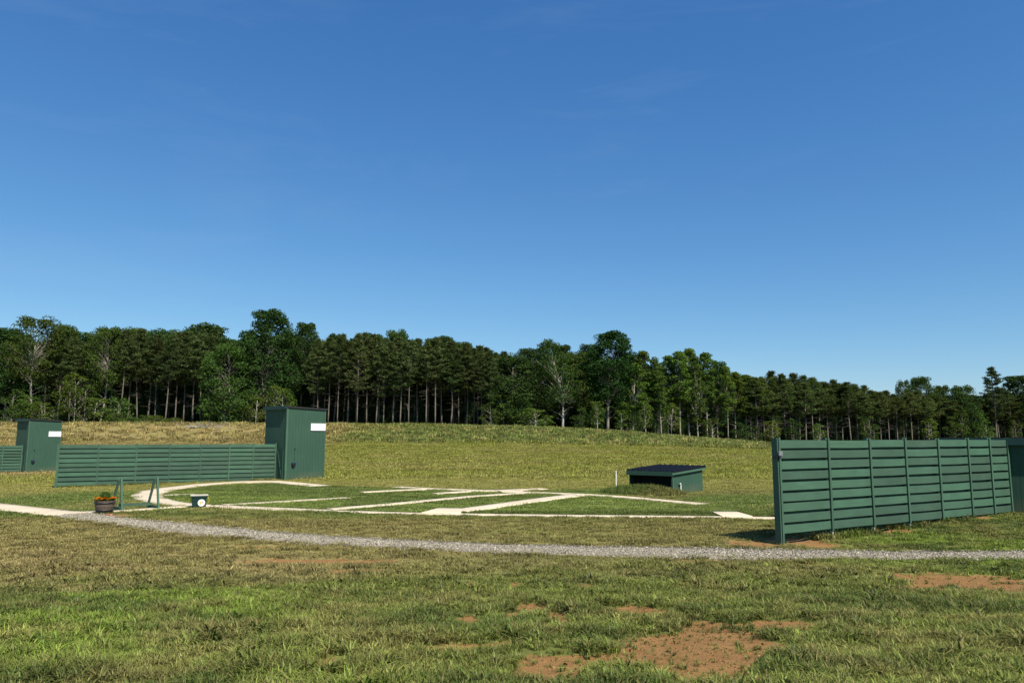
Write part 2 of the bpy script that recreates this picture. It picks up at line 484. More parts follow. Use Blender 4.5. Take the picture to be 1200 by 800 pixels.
# ------------------------------------------------------------------ the ground sheet
def axis(segs):
    a = [np.arange(s, e, st) for (s, e, st) in segs]
    return np.unique(np.concatenate(a + [np.array([segs[-1][1]])]))
gx = axis([(-900,-200,100),(-200,-60,6),(-60,-26,1.2),(-26,-9,0.4),(-9,9,0.11),(9,26,0.4),(26,60,1.2),(60,200,6),(200,901,100)])
gy = axis([(-60,0,10),(0,4,0.8),(4,17,0.10),(17,36,0.24),(36,60,0.7),(60,84,1.2),(84,124,0.7),(124,220,5),(220,1500,80)])
GX, GY = np.meshgrid(gx, gy)
GZ = zfun(GX, GY)
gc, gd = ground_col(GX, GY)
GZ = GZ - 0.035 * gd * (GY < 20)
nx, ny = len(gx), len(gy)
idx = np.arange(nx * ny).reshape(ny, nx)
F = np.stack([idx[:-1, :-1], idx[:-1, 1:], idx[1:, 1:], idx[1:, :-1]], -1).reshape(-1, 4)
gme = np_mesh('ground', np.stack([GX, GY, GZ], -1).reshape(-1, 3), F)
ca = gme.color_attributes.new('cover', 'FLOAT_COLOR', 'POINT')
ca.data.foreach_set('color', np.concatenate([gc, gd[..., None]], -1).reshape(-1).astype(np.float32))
gme.polygons.foreach_set('use_smooth', np.ones(len(gme.polygons), bool))
t = NT('turf_and_clay')
at = t.n('ShaderNodeAttribute', attribute_name='cover'); pos = t.n('ShaderNodeNewGeometry').outputs['Position']
nA = t.noise(2.2, 8, 0.75, pos); nB = t.noise(23, 5, 0.7, pos); nC = t.noise(95, 3, 0.6, pos)
k = t.math('MULTIPLY', t.rng(nA, 0.25, 0.75, 0.6, 1.4), t.rng(nB, 0.3, 0.7, 0.65, 1.3))
turf = t.mix(1.0, at.outputs['Color'], k, 'MULTIPLY')
thatch = t.mix(t.rng(nC, 0.4, 0.65), turf, t.mix(0.5, turf, (0.14, 0.11, 0.055)))
clay = t.mix(t.rng(nA, 0.3, 0.7), (0.19, 0.098, 0.034), (0.32, 0.178, 0.068))
clay = t.mix(t.rng(nC, 0.52, 0.75, 0, 0.6), clay, (0.40, 0.27, 0.135))
clay = t.mix(t.rng(nB, 0.5, 0.75, 0, 0.5), clay, (0.19, 0.085, 0.04))
dm = t.rng(t.math('ADD', at.outputs['Alpha'], t.math('MULTIPLY', t.math('SUBTRACT', nB, 0.5), 0.9)), 0.38, 0.58)
c = t.mix(dm, thatch, clay)
t.bsdf(c, 0.95, 0.08, t.bump(t.math('ADD', nB, t.math('MULTIPLY', nC, 0.5)), 0.7, 0.03))
gme.materials.append(t.mat)
ground_o = link('ground', gme); ground_o['kind'] = 'structure'

# ------------------------------------------------------------------ concrete walks and the gravel path
def ribbon(name, left, right, mat, lift=0.012, skirt=0.05, step=0.5):
    """a slab between two edge lines (world points), draped on the ground"""
    def resamp(P, n):
        P = np.array([(p[0], p[1]) for p in P]); s = np.concatenate([[0], np.cumsum(np.linalg.norm(np.diff(P, axis=0), axis=1))])
        q = np.linspace(0, s[-1], n)
        return np.stack([np.interp(q, s, P[:, 0]), np.interp(q, s, P[:, 1])], -1)
    ln = max(np.linalg.norm(np.diff(np.array([(p[0], p[1]) for p in e]), axis=0), axis=1).sum() for e in (left, right))
    n = max(2, int(ln / step)); A = resamp(left, n); B = resamp(right, n)
    m = 4; rows = []
    for j in range(m + 1):
        P = A + (B - A) * j / m
        rows.append(np.column_stack([P, zfun(P[:, 0], P[:, 1]) + lift]))
    lo0 = rows[0].copy(); lo0[:, 2] -= skirt; lo1 = rows[-1].copy(); lo1[:, 2] -= skirt
    V = np.stack([lo0] + rows + [lo1], 0); k = V.shape[0]
    id_ = np.arange(k * n).reshape(k, n)
    F = np.stack([id_[:-1, :-1], id_[:-1, 1:], id_[1:, 1:], id_[1:, :-1]], -1).reshape(-1, 4)
    a = V[1, 1] - V[1, 0]; b = V[2, 0] - V[1, 0]
    if a[0] * b[1] - a[1] * b[0] < 0: F = F[:, ::-1]
    me = np_mesh(name, V.reshape(-1, 3), F); me.materials.append(mat)
    o = link(name, me); o['kind'] = 'structure'
    return o

def gp(*pts): return [ground(*p) for p in pts]
def strip(name, pix, w, lift=0.012):
    """slab of width w metres along a centre line given as ground points"""
    P = gp(*pix); P2 = np.array([(p.x, p.y) for p in P]); T = np.gradient(P2, axis=0)
    T /= np.linalg.norm(T, axis=1)[:, None]; N = np.stack([-T[:, 1], T[:, 0]], -1)
    return ribbon(name, P2 + N * w / 2, P2 - N * w / 2, M_conc, lift), P2

WALK = []
def keep(r): WALK.append(r)
ribbon('concrete_walkway', gp((-120,577),(0,590),(50,595.3),(88,599.4),(125,598.6)), gp((-120,585),(0,598.6),(35,602),(62,605),(100,604)), M_conc, 0.020)
ribbon('concrete_walkway', gp((322,563),(280,563.6),(230,566.8),(187,571.7),(163,575.5),(153,580.5),(158,584.5),(173,588.3),(197,591.3),(223,593.6),(245,594.4)),
       gp((322,565.5),(280,566.2),(238,569.6),(207,573.6),(192,578),(190,580.5),(193,583.3),(207,587.2),(223,589.6),(235,590.6),(248,591.2)), M_conc, 0.014)
for i, (pix, w) in enumerate([
        (((245,592.8),(320,596),(388,598.6)), 0.7),
        (((380,598.5),(440,600.7),(500,602.2),(640,604.2),(840,606),(1000,607)), 0.5),
        (((125,600),(150,598.3),(213,593.6)), 0.5),
        (((318,564),(345,566.5),(378,569.8)), 1.0),
        (((385,597.3),(470,590),(553,581.9),(610,578.2)), 0.46),
        (((535,599.5),(600,590.5),(645,584.2),(684,579.4)), 0.8),
        (((262,591.5),(340,587),(408,583.0)), 0.55),
        (((464,570.4),(508,572.8),(560,574.6),(600,576.0)), 0.65),
        (((596,576.2),(640,577.6),(690,579.8),(733,582.5),(780,587),(826,591)), 0.6),
        (((560,575.5),(600,574.4),(637,572.7)), 0.75),
        (((508,578.8),(558,575.3)), 0.45),
        (((423,577.2),(470,574.7),(508,573.0)), 0.5),
        (((192,580.0),(228,578.9)), 0.5),
        (((-30,551.5),(0,553),(40,555.4)), 0.8)]):
    strip('concrete_walkway', pix, w, 0.016 + 0.0045 * (i % 6))
ribbon('concrete_pad', gp((514,596.3),(544,596.8)), gp((494,601.6),(540,602.2)), M_conc, 0.046)
ribbon('concrete_pad', gp((834,600.6),(863,600.6)), gp((846,606.0),(882,606.2)), M_conc, 0.046)
ribbon('concrete_pad', gp((578,574.6),(610,575.2)), gp((588,577.0),(618,578.6)), M_conc, 0.046)

GUP = gp((76,603),(112,600.8),(130,605),(200,612),(300,622),(400,629),(500,634),(600,638),(700,640.3),(800,642),(900,644),(1000,645),(1200,646),(1330,646))
GLO = gp((68,606),(100,610),(150,617),(200,624),(270,631),(340,636),(400,640),(500,645),(600,649),(700,651.5),(800,653.2),(900,654.5),(1000,655),(1200,655),(1330,655))
t = NT('grey_gravel'); tc = t.n('ShaderNodeTexCoord').outputs['Object']
v1 = t.n('ShaderNodeTexVoronoi'); v1.inputs['Scale'].default_value = 26; t.l(tc, v1.inputs['Vector'])
n1 = t.noise(1.1, 5, 0.65, tc)
c = t.mix(t.rng(v1.outputs['Distance'], 0.0, 0.7), (0.42, 0.365, 0.275), (0.18, 0.155, 0.115))
c = t.mix(1.0, c, t.rng(n1, 0.3, 0.7, 0.75, 1.2), 'MULTIPLY')
c = t.mix(t.rng(t.noise(0.6, 5, 0.7, tc), 0.58, 0.72, 0, 0.55), c, (0.30, 0.22, 0.14))
t.bsdf(c, 0.9, 0.15, t.bump(v1.outputs['Distance'], 0.8, 0.03)); M_gravel = t.mat
def wob(E, s):
    P = np.array([(p.x, p.y) for p in E]); ss = np.concatenate([[0], np.cumsum(np.linalg.norm(np.diff(P, axis=0), axis=1))])
    q = np.arange(0, ss[-1], 0.22); X = np.interp(q, ss, P[:, 0]); Y = np.interp(q, ss, P[:, 1])
    return np.column_stack([X, Y + 0.55 * (fbm(X * 0.9, X * 0 + s, s, 4, .75) - 0.5)])
GU, GL = wob(GUP, 3), wob(GLO, 4)
ribbon('gravel_path', GU, GL, M_gravel, 0.022, 0.06, 0.22)

# ------------------------------------------------------------------ scattered ground cover
def scatter(name, pts, rot, scl, tint, index, sources, kind='stuff', label=None):
    me = bpy.data.meshes.new(name)
    me.vertices.add(len(pts)); me.vertices.foreach_set('co', np.asarray(pts, np.float32).ravel())
    a = me.attributes.new('rot', 'FLOAT_VECTOR', 'POINT'); a.data.foreach_set('vector', np.asarray(rot, np.float32).ravel())
    a = me.attributes.new('scl', 'FLOAT_VECTOR', 'POINT'); a.data.foreach_set('vector', np.asarray(scl, np.float32).ravel())
    a = me.attributes.new('idx', 'INT', 'POINT'); a.data.foreach_set('value', np.asarray(index, np.int32))
    a = me.attributes.new('tint', 'FLOAT_COLOR', 'POINT')
    a.data.foreach_set('color', np.column_stack([tint, np.ones(len(pts))]).astype(np.float32).ravel())
    sc = bpy.data.collections.new(name + '_source')
    for i, (m, mats) in enumerate(sources):
        o = bpy.data.objects.new('%s_piece_%02d' % (name, i), m)
        sc.objects.link(o)
    o = link(name, me)
    ng = bpy.data.node_groups.new(name + '_nodes', 'GeometryNodeTree')
    ng.interface.new_socket('Geometry', in_out='INPUT', socket_type='NodeSocketGeometry')
    ng.interface.new_socket('Geometry', in_out='OUTPUT', socket_type='NodeSocketGeometry')
    N = ng.nodes
    gi = N.new('NodeGroupInput'); go = N.new('NodeGroupOutput')
    ip = N.new('GeometryNodeInstanceOnPoints'); ci = N.new('GeometryNodeCollectionInfo')
    ci.inputs['Collection'].default_value = sc
    ci.inputs['Separate Children'].default_value = True; ci.inputs['Reset Children'].default_value = True
    def attr(nm, ty):
        q = N.new('GeometryNodeInputNamedAttribute'); q.data_type = ty; q.inputs['Name'].default_value = nm
        return q.outputs['Attribute']
    ng.links.new(gi.outputs[0], ip.inputs['Points'])
    ng.links.new(ci.outputs[0], ip.inputs['Instance'])
    ip.inputs['Pick Instance'].default_value = True
    ng.links.new(attr('idx', 'INT'), ip.inputs['Instance Index'])
    e2r = N.new('FunctionNodeEulerToRotation'); ng.links.new(attr('rot', 'FLOAT_VECTOR'), e2r.inputs[0])
    ng.links.new(e2r.outputs[0], ip.inputs['Rotation'])
    ng.links.new(attr('scl', 'FLOAT_VECTOR'), ip.inputs['Scale'])
    ng.links.new(ip.outputs[0], go.inputs[0])
    md = o.modifiers.new('scatter', 'NODES'); md.node_group = ng
    o['kind'] = kind
    if label: o['label'] = label
    return o

def tuft(name, nb, rad, h0, h1, w, lean, seed, seg=3, mat=None):
    r = np.random.default_rng(seed); V = []; Fq = []
    for b in range(nb):
        a = r.uniform(0, 6.283); q = rad * math.sqrt(r.uniform()); bx, by = q * math.cos(a), q * math.sin(a)
        d = r.uniform(0, 6.283) if r.uniform() < 0.5 else a + r.normal(0, .5)
        h = r.uniform(h0, h1); ln = lean * r.uniform(0.3, 1.3); ww = w * r.uniform(0.7, 1.3)
        dx, dy = math.cos(d), math.sin(d); sx, sy = -dy, dx
        tw = r.uniform(-.5, .5); sx, sy = sx * math.cos(tw) - sy * math.sin(tw), sx * math.sin(tw) + sy * math.cos(tw)
        b0 = len(V)
        for s in range(seg + 1):
            f = s / seg; out = h * ln * f ** 1.8; z = h * (f - 0.45 * ln * f * f * f)
            wd = ww * (1 - f ** 2.2) * 0.5 + 0.0006
            V.append((bx + dx*out - sx*wd, by + dy*out - sy*wd, z)); V.append((bx + dx*out + sx*wd, by + dy*out + sy*wd, z))
        for s in range(seg): Fq.append((b0+2*s, b0+2*s+1, b0+2*s+3, b0+2*s+2))
    me = np_mesh(name, V, Fq); me.materials.append(mat or M_grass)
    return (me, None)

def field_pts(n, y0, y1, halfw, power=1.0):
    """random ground points in the wedge of land before the camera"""
    u = rng.uniform(0, 1, n); Y = y0 + (y1 - y0) * u ** power
    X = rng.uniform(-1, 1, n) * (halfw * Y + 2.0)
    return X, Y

_wl = []
def on_walk(X, Y):
    m = np.zeros(X.shape, bool)
    for poly in WPOLY: m |= in_poly(X, Y, poly)
    return m
WPOLY = []
for o in COL.objects:
    if o.name.startswith(('concrete_', 'gravel_')):
        nv = len(o.data.vertices); k = 7; n = nv // k
        co = np.empty(nv * 3, np.float32); o.data.vertices.foreach_get('co', co); co = co.reshape(k, n, 3)
        e0, e1 = co[1].copy(), co[5].copy()
        c = (e0 + e1) / 2; inset = 0.94 if o.name.startswith('concrete') else 0.84
        e0 = c + (e0 - c) * inset; e1 = c + (e1 - c) * inset
        WPOLY.append([tuple(p[:2]) for p in e0] + [tuple(p[:2]) for p in e1[::-1]])

def plant(name, X, Y, smin, smax, nsrc, sources, keepdirt=0.06, jit=0.18, hs=1.0, tintmul=1.0):
    c, d = ground_col(X, Y)
    ok = (rng.uniform(0, 1, len(X)) > np.clip(d * 1.15 - 0.02, 0, 1 - keepdirt)) & ~on_walk(X, Y)
    X, Y, c, d = X[ok], Y[ok], c[ok], d[ok]
    n = len(X)
    clump = fbm(X * 1.9, Y * 1.9, 61, 3)
    cl2 = np.clip(fbm(X * 2.8, Y * 2.8, 67, 2) * 1.5 - .25, 0, 1)
    s = rng.uniform(smin, smax, n) * (0.35 + 0.75 * clump + 0.6 * cl2) * (1 - 0.62 * d)
    c = c * (1.22 - 0.55 * cl2 * (Y < 24))[:, None]
    c = c * tintmul * (1 + rng.normal(0, jit, n))[:, None].clip(0.5, 1.6)
    c = np.clip(c, 0.01, 0.6)
    rot = np.column_stack([rng.normal(0, .08, n), rng.normal(0, .08, n), rng.uniform(0, 6.283, n)])
    Z = zfun(X, Y) - 0.004 - 0.03 * d * (Y < 20)
    scl = np.column_stack([s, s, s * hs])
    return scatter(name, np.column_stack([X, Y, Z]), rot, scl, c, rng.integers(0, nsrc, n), sources)

src_near = [tuft('blade_tuft', 13, 0.045, 0.05, 0.13, 0.0065, 0.75, 100 + i) for i in range(5)] + \
           [tuft('blade_tuft', 9, 0.02, 0.06, 0.15, 0.010, 1.15, 200 + i) for i in range(3)]
X, Y = field_pts(62000, 3.2, 10.5, 0.80, 0.75)
plant('lawn_grass_near', X, Y, 0.55, 1.05, 8, src_near, 0.16, tintmul=1.1)
src_mid = [tuft('blade_tuft', 18, 0.09, 0.04, 0.10, 0.009, 0.8, 300 + i, 2) for i in range(6)]
X, Y = field_pts(60000, 10.2, 24.5, 0.80, 0.85)
plant('lawn_grass_mid', X, Y, 0.6, 1.15, 6, src_mid, 0.05, hs=0.8)
src_mown = [tuft('blade_patch', 42, 0.26, 0.025, 0.055, 0.016, 0.7, 400 + i, 1) for i in range(6)]
X, Y = field_pts(42000, 23.5, 47, 0.80, 0.8)
plant('mown_grass', X, Y, 0.8, 1.2, 6, src_mown, 0.1, 0.14)
src_far = [tuft('blade_patch', 46, 0.5, 0.05, 0.13, 0.03, 0.7, 500 + i, 1) for i in range(6)]
X, Y = field_pts(42000, 44, 92, 0.80, 0.85)
plant('long_field_grass', X, Y, 0.8, 1.3, 6, src_far, 0.15, 0.16)
src_weed = [tuft('weed_patch', 40, 0.45, 0.12, 0.42, 0.05, 0.6, 600 + i, 2) for i in range(5)]
X, Y = field_pts(21000, 86, 127, 0.80, 0.9)
ok = ~((X < -34) & (Y < 117) & (rng.uniform(0, 1, len(X)) < .75)); X, Y = X[ok], Y[ok]
plant('rough_bank_weeds', X, Y, 0.6, 1.3, 5, src_weed, 0.35, 0.42)
# coarse broad-leaved rosettes among the near grass
src_ros = [tuft('rosette', 16, 0.03, 0.10, 0.17, 0.017, 1.5, 700 + i) for i in range(4)]
X, Y = field_pts(2600, 3.6, 14, 0.78, 0.75)
plant('lawn_weeds', X, Y, 0.55, 1.1, 4, src_ros, 0.5, tintmul=0.9)

# loose stones of the path
def stone(seed):
    r = np.random.default_rng(seed); b = MB()
    ph = [(0, 0, 1)] + [(math.cos(a), math.sin(a), 0.2) for a in np.arange(5) * 1.2566] + [(math.cos(a + .6), math.sin(a + .6), -0.6) for a in np.arange(5) * 1.2566]
    V = [tuple(np.array(p) * r.uniform(0.7, 1.25) * np.array([1, .8, .6])) for p in ph]
    Fs = []
    for i in range(5):
        j = (i + 1) % 5; Fs += [(0, 1+i, 1+j), (1+i, 6+i, 1+j), (1+j, 6+i, 6+j)]
    return b.add(V, Fs).mesh('stone')
t = NT('loose_stone'); at = t.n('ShaderNodeAttribute', attribute_name='tint', attribute_type='INSTANCER')
t.bsdf(at.outputs['Color'], 0.9, 0.15); M_stone = t.mat
ss = []
for i in range(5):
    m = stone(i); m.materials.append(M_stone); ss.append((m, None))
n = 26000
k = rng.uniform(0, 1, n) * (min(len(GU), len(GL)) - 1)
def along(E, k):
    kk = k / k.max() * (len(E) - 1); i = np.clip(kk.astype(int), 0, len(E) - 2); f = (kk - i)[:, None]
    return E[i] * (1 - f) + E[i + 1] * f
def resn(P, n):
    s = np.concatenate([[0], np.cumsum(np.linalg.norm(np.diff(P, axis=0), axis=1))]); q = np.linspace(0, s[-1], n)
    return np.stack([np.interp(q, s, P[:, 0]), np.interp(q, s, P[:, 1])], -1)
GUr, GLr = resn(GU, 200), resn(GL, 200)
k = rng.uniform(0, 199, n); i = np.clip(k.astype(int), 0, 198); f = (k - i)[:, None]
A = GUr[i] * (1 - f) + GUr[i + 1] * f; B = GLr[i] * (1 - f) + GLr[i + 1] * f
w = np.clip(rng.normal(0.5, 0.29, n), -0.09, 1.09)[:, None]
P = A + (B - A) * w
s = rng.uniform(0.008, 0.018, n) * (1 + 0.8 * (rng.uniform(0, 1, n) > 0.93))
g = rng.uniform(0.17, 0.52, n); tint = np.column_stack([g, g * 0.89, g * 0.69])
scatter('path_stones', np.column_stack([P, zfun(P[:, 0], P[:, 1]) + 0.022]), rng.uniform(-.5, 6, (n, 3)), np.column_stack([s, s, s]), tint, rng.integers(0, 5, n), ss)
# clods and pebbles on the bare clay
X, Y = field_pts(60000, 4, 16.5, 0.78, 0.85); d = dirt_at(X, Y); ok = (d > 0.4) & (rng.uniform(0, 1, len(X)) < 0.8); X, Y, d = X[ok], Y[ok], d[ok]
n = len(X); s = rng.uniform(0.004, 0.011, n) * (1 + 1.3 * (rng.uniform(0, 1, n) > 0.95)); v = rng.uniform(0.75, 1.3, n)[:, None]
scatter('clay_clods', np.column_stack([X, Y, zfun(X, Y) - 0.033 * d]), rng.uniform(-.5, 6, (n, 3)), np.column_stack([s, s, s]), G_CLAY[None] * v * 0.95, rng.integers(0, 5, n), ss)

# ------------------------------------------------------------------ slatted fences
def board_mesh(length, h, th, seed):
    """a plank with a little bow and cupping"""
    r = random.Random(seed); b = MB(); n = 6; bow = r.uniform(-0.008, 0.008); tw = r.uniform(-.004, .004)
    rows = []
    for i in range(n + 1):
        x = length * i / n; f = i / n; dz = bow * 4 * f * (1 - f); dy = tw * math.sin(f * 3.1)
        rows.append([(x, -th + dy, dz), (x, dy, dz), (x, dy, h + dz * 0.8), (x, -th + dy, h + dz * 0.8)])
    V = [p for q in rows for p in q]; Fs = [(0, 1, 2, 3), (4*n+3, 4*n+2, 4*n+1, 4*n)]
    for i in range(n):
        for k in range(4): a, c = 4*i+k, 4*i+(k+1) % 4; Fs.append((a, a+4, c+4, c))
    return b.add(V, Fs).mesh('board', [M_green])

def fence(A, B, zb, zt, nb, label, end_panel=True, fr=None, slant_end=False, seed=0):
    """A, B: the two ends on the ground; boards run level from zb to zt; local +x along, -y towards the camera"""
    d = Vector((B[0] - A[0], B[1] - A[1], 0)); Ln = d.length; rz = math.atan2(d.y, d.x)
    za = float(zfun(A[0], A[1]))
    T = thing('slat_fence', label, 'fence', (A[0], A[1], za), rz)
    zb -= za; zt -= za
    fr = fr or [i / nb for i in range(nb + 1)]
    pitch = (zt - zb) / 9.0; gap = 0.056; bh = pitch - gap
    r = random.Random(seed); cache = {}
    def gz(x): return float(zfun(A[0] + d.x * x / Ln, A[1] + d.y * x / Ln)) - za
    for i in range(nb):
        x0, x1 = fr[i] * Ln + 0.004, fr[i + 1] * Ln - 0.004; w = x1 - x0
        key = round(w, 2)
        for v in range(4):
            if (key, v) not in cache: cache[(key, v)] = board_mesh(w, bh, 0.022, seed * 50 + v + int(key * 100))
        for j in range(9):
            link('board', cache[(key, r.randrange(4))], T, (x0, -0.048 - r.uniform(0, .002), zb + j * pitch + gap * .5 + r.uniform(-.006, .006)),
                 (r.uniform(-.012, .012), r.uniform(-.0022, .0022), 0))
        for j in range(8):      # boards on the far side cover the gaps
            link('board', cache[(key, r.randrange(4))], T, (x0, 0.067, zb + (j + 0.5) * pitch + gap * .5), (0, r.uniform(-.002, .002), 0))
    for i in range(nb + 1):
        x = fr[i] * Ln; top = zt + 0.025 + r.uniform(-.01, .012)
        MB().box(x - .045, x + .045, -.0455, .043, gz(x) - 0.25, top).obj('post', M_postwood if False else M_green, T)
        bm = MB().box(x - .032, x + .032, -.108, -.078, zb - 0.01, top)
        bm.obj('batten', M_green, T)
        if i not in (0,): MB().box(x - .03, x + .03, -.09, -.05, gz(x) - .1, zb - 0.012).obj('post_foot', M_postwood, T)
    if end_panel:
        MB().box(-0.085, -0.055, -.105, .05, gz(0) - 0.1, zt + 0.005).obj('end_board', M_green, T)
        MB().box(-0.0535, -0.0, -.13, -.1055, gz(0) - 0.1, zt + 0.035).obj('corner_trim', M_green, T)
    return T, Ln, rz

RA, RB = at_y(914, 631, 17.1), at_y(1183, 598, 22.3)
px_posts = [918, 966.5, 1015, 1056.5, 1095, 1130, 1155.5, 1183]
dR = RB - RA
def frac_px(px):
    k = (px - CX) / FPX
    # depth along the camera axis is nearly CP * Y for points near eye height
    f = 1 / CP
    return (k * CP * RA.y - RA.x) / (dR.x - k * CP * dR.y)
fr = [0.0] + [frac_px(p) for p in px_posts[1:-1]] + [1.0]
rf, rLn, rrz = fence((RA.x, RA.y), (RB.x, RB.y), 0.19, 2.30, 7, 'near slatted green fence on the right with nine stacked boards in each bay', fr=fr, seed=1)
# fixture on the near end
lb = MB().box(-0.10, 0.02, -.165, -.131, 1.93, 2.03); lb.obj('fixture_box', M_grey, rf)
MB().box(-0.13, -.086, -.12, -.03, 1.87, 1.925).box(-.09, -.04, -.16, -.131, 1.86, 1.929).obj('fixture_lamp', M_blackpl, rf)

LA, LB = at_y(66, 569, 39.2), at_y(321.5, 561, 44.6)
lf, _, lrz = fence((LA.x, LA.y), (LB.x, LB.y), -0.13, 2.02, 7, 'middle slatted green fence running up to the tall tower near the flower barrel', fr=[0, .165, .33, .48, .625, .765, .885, 1.0], seed=2)
FA, FB = at_y(-150, 556, 53.5), at_y(23.5, 552, 60.3)
ff, _, frz = fence((FA.x, FA.y), (FB.x, FB.y), -0.26, 1.80, 7, 'far slatted green fence cut by the left edge of the photo', end_panel=False, seed=3)

def foot_weeds(name, A, B, n, hs):
    f = rng.uniform(0.02, 1.02, n); o = np.abs(rng.normal(0, .16, n)) * rng.choice([-1, -1, 1], n)
    d = np.array([B.x - A.x, B.y - A.y]); nrm = np.array([-d[1], d[0]]) / np.linalg.norm(d)
    P = np.array([A.x, A.y]) + d * f[:, None] + nrm * (o + .02)[:, None]
    ok = (fbm(P[:, 0] * .9, P[:, 1] * .9, 12, 3) > .40) & (dirt_at(P[:, 0], P[:, 1]) < .5); P = P[ok]; n = len(P)
    c, _ = ground_col(P[:, 0], P[:, 1]); s = rng.uniform(.8, 1.7, n)
    scatter(name, np.column_stack([P, zfun(P[:, 0], P[:, 1]) - .005]), np.column_stack([rng.normal(0, .1, (n, 2)), rng.uniform(0, 6.28, n)]),
            np.column_stack([s, s, s * hs]), np.clip(c * .8, .02, .4), rng.integers(0, 6, n), src_mid)
foot_weeds('fence_foot_grass', RA, RB, 700, 1.5)
foot_weeds('fence_foot_grass', LA, LB, 500, 1.5)

# ------------------------------------------------------------------ target houses
def plank_wall(b, w, h, thick, h2=None, plank=0.203):
    """a wall in the xz plane from x=0..w, front at y=0, of grooved vertical planks; top slopes from h to h2"""
    h2 = h if h2 is None else h2
    n = max(1, round(w / plank)); p = w / n
    top = lambda x: h + (h2 - h) * x / w
    def prism(x0, x1, y0, y1, z0):
        b.add([(x0,y0,z0),(x1,y0,z0),(x1,y1,z0),(x0,y1,z0),(x0,y0,top(x0)),(x1,y0,top(x1)),(x1,y1,top(x1)),(x0,y1,top(x0))],
              [(3,2,1,0),(4,5,6,7),(0,1,5,4),(1,2,6,5),(2,3,7,6),(3,0,4,7)])
    prism(0.0, w, 0.008, thick, 0.0)
    for i in range(n): prism(i * p + .004, (i + 1) * p - .004, 0.0, 0.0082, 0.002)

def tower(C, W, Dp, H, rz, label, z0, scale=1.0):
    """C: near corner on the ground. local +x along the lit face (away to the right), +y along the shaded face"""
    T = thing('skeet_house', label, 'tower', (C[0], C[1], z0), rz)
    lo, hi = H - 0.02, H - 0.10              # roof falls slightly along x
    b = MB(); plank_wall(b, W, H, 0.05, H - 0.09); b.obj('front_wall', M_siding, T)
    b = MB(); plank_wall(b, Dp - .001, H, 0.05)
    o = b.obj('side_wall', M_siding, T); o.rotation_euler = (0, 0, -math.pi / 2); o.location = (-0.002, Dp, 0)
    b = MB(); b.box(W - 0.05, W, 0.0505, Dp - .05, 0, H - 0.10); b.obj('far_wall', M_siding, T)
    b = MB(); b.box(0.05, W, Dp - 0.049, Dp, 0, H - 0.10); b.obj('back_wall', M_siding, T)
    # corner trim and skirting
    MB().box(-.026, .075, -.024, -.001, 0.0, H - .03).obj('corner_trim', M_green, T)
    MB().box(-.026, -.003, -.0005, .08, 0.0, H - .03).obj('corner_trim', M_green, T)
    MB().box(W - .075, W + .012, -.024, -.001, 0.0, H - .12).obj('corner_trim', M_green, T)
    # shed roof with deep eave over the shaded side
    b = MB(); ox = 0.13; oy = 0.07
    V = []
    for (zz) in (0.0, 0.10):
        for (x, y) in ((-ox, -oy), (W + oy, -oy), (W + oy, Dp + oy), (-ox, Dp + oy)):
            V.append((x, y, H + 0.005 - 0.09 * x / W + zz + 0.0))
    b.add(V, [(3,2,1,0),(4,5,6,7),(0,1,5,4),(1,2,6,5),(2,3,7,6),(3,0,4,7)]); b.obj('roof', M_roofblack, T)
    MB().box(-ox - .028, -ox - .002, -oy, Dp + oy, H - 0.08, H + 0.125).obj('fascia', M_darkgreen, T)
    b = MB(); b.box(-ox, -0.028, -oy + .004, Dp + oy, H - .035, H - .004); b.obj('soffit', M_darkgreen, T)
    # white sign board high on the lit face
    MB().box(W * .61, W * .995, -.052, -.026, H * .69, H * .79).obj('sign_board', M_white, T)
    # target machine switch gear
    MB().box(W * .21, W * .235, -.03, -.001, H * .42, H * .445).obj('switch_box', M_blackpl, T)
    MB().tube([(W * .222, -.02, H * .42), (W * .222, -.016, H * .33), (W * .215, -.02, H * .27)], [.008] * 3, 5).obj('cord', M_darkgreen, T)
    MB().box(W * .15, W * .24, -.13, -.001, H * .215, H * .245).box(W * .165, W * .215, -.10, -.001, H * .19, H * .2149).obj('control_box', M_blackpl, T)
    MB().box(W * .20, W * .245, -.145, -.132, H * .232, H * .252).obj('plug', M_blue, T)
    # door in the shaded side
    dr = MB().box(-.034, -.004, 0.22, 0.96, 0.03, H * .43); dr = dr.obj('door', M_darkgreen, T)
    b = MB(); b.beam((-.045, .30, .10), (-.045, .88, H * .43 - .1), 0.09, .02, up=(1, 0, 0)); b.obj('brace', M_siding, dr)
    b = MB(); b.box(-.05, -.0355, .225, .30, .03, H * .43).box(-.05, -.0355, .88, .955, .03, H * .43); b.obj('stile', M_siding, dr)
    MB().box(-.075, -.051, .32, .36, H * .2, H * .23).obj('handle', M_blackpl, dr)
    return T

TC = at_y(333.5, 562.5, 44.0)
tower((TC.x, TC.y), 2.58, 2.50, 4.22, R(46), 'tall green tower with white sign, middle of the left half, behind the fence', float(zfun(TC.x, TC.y)) - 0.06)
TC2 = at_y(29.5, 553, 60.2)
tower((TC2.x, TC2.y), 2.40, 2.42, 4.20, R(52), 'smaller looking green tower with white sign at the far left', float(zfun(TC2.x, TC2.y)) - 0.06)

